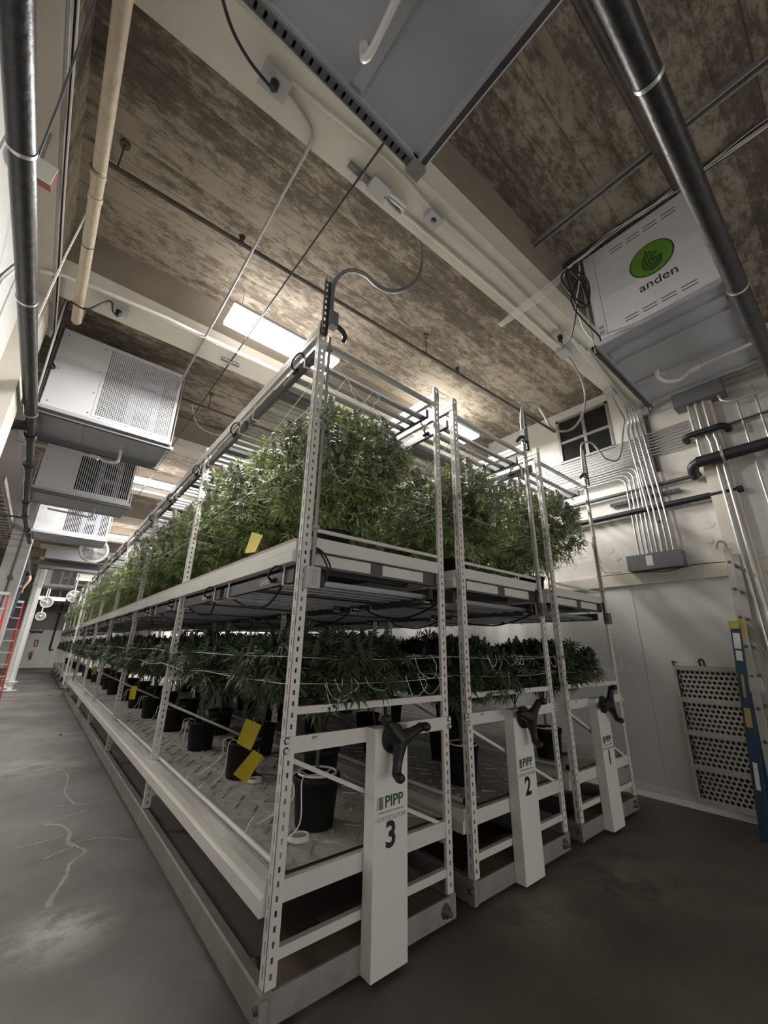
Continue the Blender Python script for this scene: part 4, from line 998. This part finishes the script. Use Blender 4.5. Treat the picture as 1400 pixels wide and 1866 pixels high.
MB().obox((-1.625, .70, 4.20), (.085, 0, -.008), (0, .035, .008), (.006, -.01, .060)).build('red_back', REDB, t); MB().obox((-1.625, .655, 4.185), (.085, 0, -.008), (0, .004, 0), (.006, -.01, .062)).build('white_plate', LABELW, t)
MB().bar((-1.63, .70, 4.25), (-1.63, .66, 4.51), .02, .004).build('strap', GALV, t)
# white conduit along beam 2
tube_thing('beam_conduit', 'white conduit with dark chips running along the second ceiling beam', 'conduit', [(-1.66, 1.93, 4.47), (-1.5, 1.86, 4.48), (-1.16, 1.85, 4.50), (-.7, 1.86, 4.53), (-.44, 1.87, 4.53), (1.2, 1.88, 4.53), (4.4, 1.88, 4.53)], .018, PVC, None, 8)
def outlet(x, y, z, label, sz=.07, hole=True, plug=False, yawr=0):
    t = thing('outlet_box', label, 'outlet box', (x, y, z), 'grey outlet boxes on the ceiling beams', (0, 0, yawr))
    MB().box(-sz, -sz * .75, -.055, sz, sz * .75, 0).build('box', OUTG, t)
    MB().box(-sz * 1.06, -sz * .8, -.060, sz * 1.06, sz * .8, -.055).build('cover_plate', OUTG, t)
    if hole: MB().lathe([(0, -.0625), (.022, -.062), (.022, -.060)], (0, 0, 0), 14).build('socket', BLACK, t)
    if plug: m_ = MB(); m_.tube([(0, 0, -.06), (0, 0, -.10), (-.01, 0, -.12)], [.026, .024, .016], 10); m_.build('plug', BLACK, t)
    return t
ZB = 4.55
outlet(-.655, -.475, ZB, 'grey outlet box with black plug on the front ceiling beam, leftmost', .075, False, True)
outlet(.145, -.425, ZB, 'plain grey junction box on the front beam beside the flexible conduit of the aisle-side rack', .07, False)
outlet(.585, -.53, ZB, 'grey outlet box with a round socket on the front ceiling beam', .06)
outlet(2.40, -.56, ZB, 'grey outlet box with black plug on the front beam, right half', .06, False, True)
outlet(2.68, -.46, ZB, 'plain grey box on the front beam above the flexible conduit of the middle rack', .07, False)
outlet(3.80, -.48, ZB, 'grey box on the front beam nearest the right wall', .07, False)
outlet(-1.08, 2.02, ZB, 'grey outlet box with black plug on the second ceiling beam at left', .07, False, True)
# conduit from the leftmost box bending along the aisle
tube_thing('conduit', 'grey conduit bending off the front beam and running down the aisle ceiling', 'conduit', curve([(-.58, -.47, 4.53), (-.45, -.44, 4.53), (-.37, -.39, 4.53), (-.345, -.28, 4.53), (-.345, .2, 4.53), (-.335, 1.2, 4.53), (-.325, 3.1, 4.53)], 5), .011, GALV, None, 8)
tube_thing('conduit', 'straight conduit along the front beam between its outlet boxes', 'conduit', [(-.58, -.52, 4.535), (.10, -.58, 4.535), (.55, -.555, 4.535)], .010, BEAMW, None, 8, 4)
tube_thing('conduit', 'conduit along the front beam right of the round socket', 'conduit', [(.63, -.56, 4.535), (1.4, -.585, 4.535), (2.38, -.575, 4.535)], .010, BEAMW, None, 8, 4)
tube_thing('conduit', 'conduit along the north edge of the front ceiling beam', 'conduit', [(.40, -.40, 4.535), (1.4, -.44, 4.535), (2.62, -.47, 4.535)], .012, BEAMW, None, 8, 4)
for i, y in enumerate((-.425, -.455)):
    tube_thing('conduit', 'short shiny conduit stub before the flexible conduit, %s one' % ('nearer', 'farther')[i], 'conduit', [(.20, y, 4.51 - .01 * i), (.37, y - .005, 4.52)], .012, ALU, 'short stubs', 8)
# dark hanging wire rods along the aisle
tube_thing('hanger_cable', 'dark straight cable running along the ceiling above the aisle edge', 'cable', [(0.0, -.75, 4.50), (.0, .5, 4.52), (.01, 3.0, 4.53), (.03, 8, 4.53)], .007, CABLE, None, 6)
for i, (x, y) in enumerate(((.01, -.40), (.012, 2.10))):
    t = thing('strut_clip', 'short dark strut clip under the %s ceiling beam' % ('front', 'second')[i], 'clip', (0, 0, 0), 'strut clips'); MB().box(x - .10, y - .02, 4.525, x + .10, y + .02, 4.55).build('channel', MIDG, t); MB().box(x - .012, y - .03, 4.515, x + .012, y + .03, 4.527).build('clamp', GALV, t)
# flexible conduit whips
WH = {3: ([(.199, -.42, 4.50), (.34, -.388, 4.54), (.498, -.355, 4.608), (.629, -.323, 4.581), (.702, -.291, 4.465), (.701, -.258, 4.288), (.617, -.226, 4.128), (.494, -.194, 4.017), (.372, -.162, 4.003), (.266, -.129, 4.07), (.166, -.097, 4.059), (.097, -.065, 3.987), (.069, -.032, 3.891), (.075, -.02, 3.66)], CABLE),
      2: ([(2.70, -.46, 4.51), (2.859, -.45, 4.52), (3.079, -.416, 4.50), (3.27, -.382, 4.442), (3.344, -.348, 4.268), (3.244, -.315, 4.02), (3.061, -.281, 3.819), (2.856, -.247, 3.713), (2.69, -.213, 3.716), (2.636, -.179, 3.85), (2.585, -.145, 3.96), (2.46, -.112, 3.96), (2.41, -.06, 3.90), (2.42, -.03, 3.75), (2.44, -.02, 3.60)], GALV),
      1: ([(3.83, -.48, 4.50), (4.061, -.45, 4.458), (4.38, -.41, 4.42), (4.43, -.37, 4.353), (4.44, -.33, 4.212), (4.42, -.29, 4.015), (4.321, -.25, 3.849), (4.07, -.21, 3.804), (3.993, -.17, 3.902), (3.933, -.13, 4.006), (3.82, -.09, 3.997), (3.77, -.05, 3.93), (3.79, -.02, 3.6)], GALV)}
for rk, (pts, m_) in WH.items():
    tube_thing('flexible_conduit', '%s flexible conduit looping from the front beam down to the %s' % ('black corrugated' if rk == 3 else 'grey', RN[rk]), 'conduit', pts, .0155 if rk == 3 else .012, MIDG if rk == 3 else m_, 'looping flexible conduits', 8, 5)
# cables near the units
tube_thing('power_cable', 'black power cable drooping from overhead into the leftmost outlet box', 'cable', [(-1.05, -.75, 4.35), (-.99, -.64, 4.40), (-.91, -.56, 4.41), (-.80, -.50, 4.43), (-.67, -.47, 4.44)], .009, CABLE, None, 7, 5)
cc = []
for i in range(44):
    a = i / 43 * 4.3 * PI; ra, rb = .165 + .012 * math.sin(i * .9), .185 + .01 * math.cos(i * .6)
    u, v = ra * math.cos(a), rb * math.sin(a); cc.append((1.74 + .77 * u - .15 * v, -1.02 - .62 * u * .35 + .02 * math.sin(i * .5), 4.26 + .95 * v))
cc += [(1.62, -1.0, 4.05), (1.85, -1.0, 3.99), (2.1, -1.0, 4.0), (2.16, -.975, 3.95)]
tube_thing('coiled_cable', 'coiled black cable hanging beside the emblem unit', 'cable', curve(cc, 3), .0075, CABLE, None, 6)
tube_thing('plug_cable', 'black cable drooping into the plug on the front beam, right half', 'cable', [(1.72, -1.0, 4.07), (2.0, -.82, 4.08), (2.3, -.62, 4.30), (2.39, -.57, 4.43)], .008, CABLE, None, 6, 5)
for i in range(5):
    rg = random.Random(i); j = .012 * i; pts = [(1.84 + j, -.22, 4.535), (1.78 + j, -.45, 4.50 - .008 * i), (1.72 + j, -.80, 4.46 - .01 * i), (1.90 + j, -.93, 4.70 + .01 * i), (2.07 + j * .5, -1.0, 4.90)] + [(2.085 + rg.uniform(-.02, .03), y, 4.93 + rg.uniform(-.02, .03)) for y in (-1.25, -1.5, -1.75, -2.2, -3)]
    tube_thing('bundle_wire', 'thin pale wire in the bundle above the emblem unit, %s of five' % ORD[i], 'wire', pts, .0035, WHITEC, 'bundled pale wires above the emblem unit', 5, 4)
tube_thing('white_wire', 'white wire curling beside the left edge of the emblem unit', 'wire', [(2.10, -.95, 4.85), (2.06, -.93, 4.6), (2.02, -.90, 4.4), (2.06, -.9, 4.15), (2.13, -.94, 4.02)], .006, WHITEC, None, 6, 5)
tube_thing('white_wire', 'thin white wire hanging from the overhead unit to the beam', 'wire', [(-.22, -.93, 3.95), (-.20, -.80, 4.2), (-.19, -.72, 4.48)], .004, WHITEC, None, 5, 4)
t = thing('ceiling_strut', 'long pale strut channel across the ceiling between the two overhead units', 'strut', (0, 0, 0))
for dx in (-.022, .022): MB().box(1.60 + dx - .006, -6, 4.83, 1.60 + dx + .006, -.62, 4.87).build('flange', GALV, t)
MB().box(1.58, -6, 4.865, 1.62, -.62, 4.875).build('web', DARK, t); MB().box(1.56, -.66, 4.82, 1.64, -.60, 4.83).build('end_clip', GALV, t)
t = thing('ceiling_strut', 'long pale strut channel above the emblem unit', 'strut', (0, 0, 0)); MB().box(2.10, -6, 4.95, 2.14, -.62, 4.99).build('channel', DARK, t)
# plugs and cords near the nearest left unit
tube_thing('unit_cord', 'dark cord tied along the left hanger of the nearest left dehumidifier', 'cable', [(-1.50, 2.5, 4.70), (-1.53, 2.75, 4.55), (-1.51, 2.8, 4.42), (-1.54, 2.85, 4.35), (-1.50, 2.9, 4.22), (-1.47, 2.9, 4.16), (-1.53, 2.9, 4.14)], .012, CABLE, None, 6, 4)
tube_thing('tie_rod', 'thin pale rod at the left side of the nearest left dehumidifier', 'rod', [(-1.51, 2.45, 4.75), (-1.535, 2.95, 3.70)], .010, ALU, None, 6)
tube_thing('loop_cable', 'black cord looping from the cream pipe to the second beam', 'cable', [(-1.42, 1.95, 4.32), (-1.3, 1.9, 4.27), (-1.2, 1.9, 4.42), (-1.15, 1.95, 4.5), (-1.12, 2.0, 4.44), (-1.08, 2.0, 4.42)], .008, CABLE, None, 6, 5)
tube_thing('white_wire', 'thin white wire sagging behind the second ceiling beam', 'wire', [(-.02, 3.6, 4.7), (.15, 3.75, 4.5), (.5, 3.8, 4.5), (.75, 3.7, 4.66)], .005, WHITEC, None, 5, 5)

# ================================================================== LEFT SIDE, FAR END
t = thing('grey_column', 'broad grey steel column left of the aisle with a dark conduit on its face', 'column', (0, 10.0, 0))
MB().box(-1.93, .0, 0, -1.56, .36, 4.6).build('shaft', COLUMN, t); MB().box(-1.565, -.012, 0, -1.548, .36, 4.6).build('edge_trim', SHEET, t)
MB().tube([(-1.735, -.02, 0.6), (-1.735, -.02, 4.2)], .014, 7).build('conduit', DARK, t); MB().box(-1.77, -.05, 2.76, -1.70, 0, 2.84).build('fitting', DARK, t)
for (x, y, lab, hz) in ((-1.30, 16.4, 'white round column by the aisle, nearer of two, on a flared foot', 4.1), (-1.42, 17.6, 'white round column by the aisle, farther of two', 4.3)):
    t = thing('white_column', lab, 'column', (x, y, 0), 'white aisle columns'); MB().tube([(0, 0, .25), (0, 0, hz)], .085, 16).build('shaft', PVC, t)
    MB().lathe([(.22, 0), (.22, .012), (.07, .03), (.06, .14), (.17, .25), (.17, .27), (.09, .28)], (0, 0, 0), 16).build('foot', PVC, t); MB().tube([(0, 0, hz), (0, 0, hz + .12)], .13, 12).build('capital', BEAMW, t)
def stepladder(base, lean_, w_, h, label, yawr):
    t = thing('stepladder', label, 'ladder', base, 'red fibreglass ladders', (0, 0, yawr)); n = int(h / .3)
    for s in (-1, 1):
        MB().bar((s * w_ / 2, 0, 0), (s * w_ * .36, lean_, h), .03, .075, (0, 1, 0)).build('red_rail', REDL, t)
        MB().bar((s * w_ / 2, lean_ * 2, 0), (s * w_ * .36, lean_ + .04, h - .05), .025, .03, (0, 1, 0)).build('rear_leg', REDL, t)
    for i in range(1, n + 1):
        f_ = i * .3 / h
        if f_ < .97: hw = w_ / 2 - w_ * .14 * f_; MB().box(-hw, lean_ * f_ - .04, i * .3 - .015, hw, lean_ * f_ + .04, i * .3 + .015).build('step', ALU, t)
    MB().box(-w_ * .38, lean_ - .08, h - .03, w_ * .38, lean_ + .1, h + .03).build('top_cap', ALU, t); return t
stepladder((-1.66, 13.2, 0), .35, .58, 2.55, 'red stepladder with white steps behind the grey column', math.radians(8))
stepladder((-1.84, 8.9, 0), .45, .60, 2.40, 'red stepladder at the left edge, standing before the grey column', math.radians(0))

# person on the far stepladder, facing away, one forearm in view
def person():
    t = thing('person', 'person in a black short-sleeved shirt standing on a red stepladder behind the column', 'person', (-1.80, 13.33, 2.02))
    def skin_obj(name, J, E, m_, parent):
        me = bpy.data.meshes.new(name); me.from_pydata([j[:3] for j in J], E, []); me.update(); o = put(name, me, parent)
        o.modifiers.new('skin', 'SKIN'); s = me.skin_vertices[0].data
        for i, j in enumerate(J): s[i].radius = (j[3], j[4] if len(j) > 4 else j[3]); s[i].use_root = (i == 0)
        sd = o.modifiers.new('sub', 'SUBSURF'); sd.levels = 1; sd.render_levels = 2; me.materials.append(m_); return o
    # one body: pelvis root, spine, neck, head, arms, legs
    J = [(0, 0, .92, .15, .11), (0, .01, 1.12, .14, .10), (0, .02, 1.32, .16, .11), (0, .02, 1.46, .08, .07), (0, .03, 1.54, .055), (0, .04, 1.63, .085, .095), (0, .04, 1.74, .07, .08),
         (-.19, .02, 1.42, .06), (-.27, .06, 1.18, .045), (-.24, .24, 1.02, .034), (.19, .02, 1.42, .06), (.30, .02, 1.16, .045), (.22, .02, .93, .034), (.20, .02, .86, .035),
         (-.10, .0, .86, .10), (-.11, .03, .48, .065), (-.11, .0, .09, .045), (-.11, .13, .05, .04), (.10, .0, .86, .10), (.11, .05, .48, .065), (.11, .0, .09, .045), (.11, .13, .05, .04), (-.23, .30, 1.0, .03)]
    E = [(0, 1), (1, 2), (2, 3), (3, 4), (4, 5), (5, 6), (2, 7), (7, 8), (8, 9), (9, 22), (2, 10), (10, 11), (11, 12), (12, 13), (0, 14), (14, 15), (15, 16), (16, 17), (0, 18), (18, 19), (19, 20), (20, 21)]
    skin_obj('body', J, E, SKIN, t)
    Js = [(0, 0, .80, .19, .15), (0, .01, 1.10, .175, .135), (0, .02, 1.32, .18, .13), (0, .02, 1.45, .10, .085), (-.19, .02, 1.42, .075), (-.25, .05, 1.24, .062), (.19, .02, 1.42, .075), (.275, .02, 1.22, .062)]
    skin_obj('shirt', Js, [(0, 1), (1, 2), (2, 3), (2, 4), (4, 5), (2, 6), (6, 7)], SHIRT, t)
    Jt = [(0, 0, .93, .17, .13), (-.10, 0, .84, .115), (-.11, .03, .48, .08), (-.11, .0, .10, .065), (.10, 0, .84, .115), (.11, .05, .48, .08), (.11, .0, .10, .065)]
    skin_obj('trousers', Jt, [(0, 1), (1, 2), (2, 3), (0, 4), (4, 5), (5, 6)], TROUS, t)
    skin_obj('boots', [(-.11, -.03, .10, .065), (-.11, .05, .055, .055), (-.11, .16, .045, .05)], [(0, 1), (1, 2)], BLACK, t); skin_obj('boots', [(.11, -.03, .10, .065), (.11, .05, .055, .055), (.11, .16, .045, .05)], [(0, 1), (1, 2)], BLACK, t)
    h = MB(); h.lathe([(.0, 1.80), (.06, 1.785), (.092, 1.74), (.10, 1.68), (.09, 1.60)], (0, .02, 0), 16); h.build('hair', HAIR, t)
    fg = MB()
    for q in range(4): fg.tube([(.19 + .012 * q, .03 + .012 * q, .84), (.19 + .012 * q, .035 + .012 * q, .80), (.185 + .012 * q, .05 + .012 * q, .765 - .004 * abs(q - 1))], [.009, .008, .007], 6)
    fg.tube([(.215, .0, .87), (.225, -.02, .83), (.215, -.02, .80)], [.011, .010, .008], 6); fg.build('fingers', SKIN, t)
    return t
person()
# fans
def basket_fan(x, y, z, r, tilt, label, pole=None):
    t = thing('fan', label, 'fan', (x, y, z), 'round white fans', (tilt, 0, 0)); n = 32
    m_ = MB(); m_.lathe([(r * .80, -.03), (r * .86, -.07), (r, -.06), (r * 1.02, .05), (r * .92, .10), (r * .84, .06), (r * .80, -.03)], (0, 0, 0), n, 'y'); m_.build('shroud', PVC, t)
    m_ = MB()
    for i in range(18):
        a = 2 * PI * i / 18; m_.bar((r * .16 * math.cos(a), -.07, r * .16 * math.sin(a)), (r * .86 * math.cos(a), -.05, r * .86 * math.sin(a)), .006, .006, (0, 1, 0))
    for q in (.3, .45, .6, .74): m_.tube([(r * q * math.cos(a), -.062, r * q * math.sin(a)) for a in np.linspace(0, 2 * PI, 25)], .003, 4, False)
    stuff(m_.build('wire_guard', PVC, t))
    m_ = MB()
    for i in range(5):
        a = 2 * PI * i / 5; c, s = math.cos(a), math.sin(a); d = Vector((c, 0, s)); e = Vector((-s, 0, c))
        m_.add([d * r * .12 - e * .03 + Vector((0, .01, 0)), d * r * .78 - e * r * .2 + Vector((0, .03, 0)), d * r * .74 + e * r * .25 + Vector((0, -.03, 0)), d * r * .12 + e * .03 + Vector((0, -.01, 0))], [(0, 1, 2, 3)])
    m_.build('blades', LABELW, t)
    MB().lathe([(0, -.085), (r * .16, -.08), (r * .18, .08), (0, .1)], (0, 0, 0), 16, 'y').build('hub', PVC, t)
    MB().lathe([(r * .82, .08), (r * .5, .085), (0, .085)], (0, 0, 0), n, 'y').build('back_plate', SHEETG, t)
    if pole: MB().tube([(0, .05, r * .95), (0, .05 - pole * math.sin(tilt), pole)], .03, 10).build('drop_pole', PVC, t)
    return t
basket_fan(-.40, 9.5, 3.54, .29, math.radians(12), 'large round white fan hung beneath the third left dehumidifier', 1.47)
basket_fan(-.98, 20, 3.05, .22, math.radians(8), 'round white fan on a drop pole far down the aisle', 1.96)
basket_fan(-1.06, 25, 2.72, .21, math.radians(5), 'smallest round white fan lowest at the far end of the aisle', 2.28)
basket_fan(-.12, 20.6, 3.42, .26, math.radians(8), 'round white fan half hidden by the far rack tops', 1.58)
# far-end odds and ends
t = thing('wall_duct', 'dark grey duct box across the far ceiling above the white columns', 'duct', (0, 14.4, 0)); MB().box(-1.35, 0, 4.0, .35, .6, 4.35).build('box', MIDG, t); MB().box(-1.45, .5, 3.75, .4, .8, 4.0).build('lower_channel', DARK, t)
t = tube_thing('cross_pipe', 'thin white pipe crossing the aisle below the dark duct', 'pipe', [(-1.3, 15.6, 3.95), (.4, 15.6, 3.85)], .025, PVC, None, 8)
for x_ in (-1.1, .2): MB().tube([(x_, 15.6, 3.9), (x_, 15.6, 5.0)], .006, 5).build('hanging_rod', GALV, t)
t = thing('black_bracket', 'black bracketed device at the top of the aisle-side rack far down the aisle', 'device', (.02, 12.4, 3.62)); MB().box(-.12, 0, 0, .12, .12, .28).build('body', BLACK, t)
for zz in (.04, .16): MB().box(-.13, -.02, zz, .13, .0, zz + .08).build('plate', DARK, t)
MB().tube([(0, -.02, .02), (.0, -.02, -3.2)], .018, 8).build('black_cable', CABLE, t)
tube_thing('wall_conduit', 'black conduit slanting down the far wall to a small box', 'conduit', [(-.12, 31.6, 3.9), (-.18, 31.6, 1.15), (-.17, 31.6, 1.05), (-.0, 31.6, 1.05)], .045, CABLE, None, 8)
t = thing('fire_extinguisher', 'small red fire extinguisher on the far white wall', 'fire extinguisher', (-.99, 31.58, .45)); MB().lathe([(0, 0), (.085, .01), (.085, .40), (.05, .46), (.03, .50), (0, .5)], (0, 0, 0), 14).build('cylinder', REDX, t); t.scale = (.8, .8, .8); t.location.z = .5
m_ = MB(); m_.bar((-.02, 0, .52), (.14, 0, .60), .03, .03); m_.tube(curve([(0, 0, .53), (-.14, -.02, .50), (-.2, -.02, .36), (-.2, 0, .25)], 4), .014, 6); m_.build('valve_and_hose', BLACK, t)
t = thing('extinguisher_sign', 'narrow red sign on the far wall above the fire extinguisher', 'sign', (-.91, 31.675, 1.22)); MB().box(-.10, 0, 0, .10, .012, .40).build('plate', REDB, t); MB().box(-.035, -.003, .06, .035, .0, .34).build('pale_strip', LABELW, t)
m_ = MB(); rg = random.Random(3); pts = []
for i in range(30): pts.append((-1.55 + .028 * i, 31.665, 2.10 + (.10 if i % 2 else -.10) * rg.uniform(.4, 1.2)))
m_.tube(curve(pts, 3), .018, 5); tag(m_.build('wall_scrawl', REDB), 'illegible red scrawl across the top of the far white wall', 'graffiti')
t = thing('long_light', 'long white lit strip lamp on the far cross wall', 'ceiling light', (0, 26, 0)); MB().box(-1.45, 0, 3.62, -.25, .12, 3.74).build('diffuser', mat('far_lit', (.9, .9, .9), .5, emit=(1, .98, .94), estr=2.5), t); MB().box(-1.5, .1, 3.60, -.2, .2, 3.80).build('housing', SHEET, t)
for x_ in (-1.2, -.5): MB().tube([(x_, .15, 3.78), (x_, .15, 5.0)], .012, 6).build('hanging_rod', GALV, t)
t = thing('wall_shelf', 'grey shelf high on the far wall behind the lowest fan', 'shelf', (0, 31.3, 3.3)); MB().box(-1.6, 0, 0, .4, .38, .06).build('board', MIDG, t); MB().box(-1.6, .3, .06, .4, .38, .5).build('backboard', DARK, t)
# cable basket over the room at left
t = thing('cable_basket', 'wire cable basket under the dark ceiling of the room at left', 'cable tray', (0, 0, 0)); m_ = MB()
for x in np.arange(-3.4, -1.9, .12): m_.bar((float(x), 6.5, 3.9), (float(x), 13, 3.9), .012, .012)
for y in np.arange(6.5, 13, .3): m_.bar((-3.4, float(y), 3.9), (-1.95, float(y), 3.9), .012, .012)
stuff(m_.build('wire_mesh', GALV, t)); MB().box(-3.4, 6.5, 3.9, -3.37, 13, 4.0).build('side_rail', GALV, t); MB().box(-1.97, 6.5, 3.9, -1.94, 13, 4.0).build('side_rail', GALV, t)
struct(MB().box(-9, -7, 0, -8.8, 32, ZC).build('wall_left_far', GREYWALL))
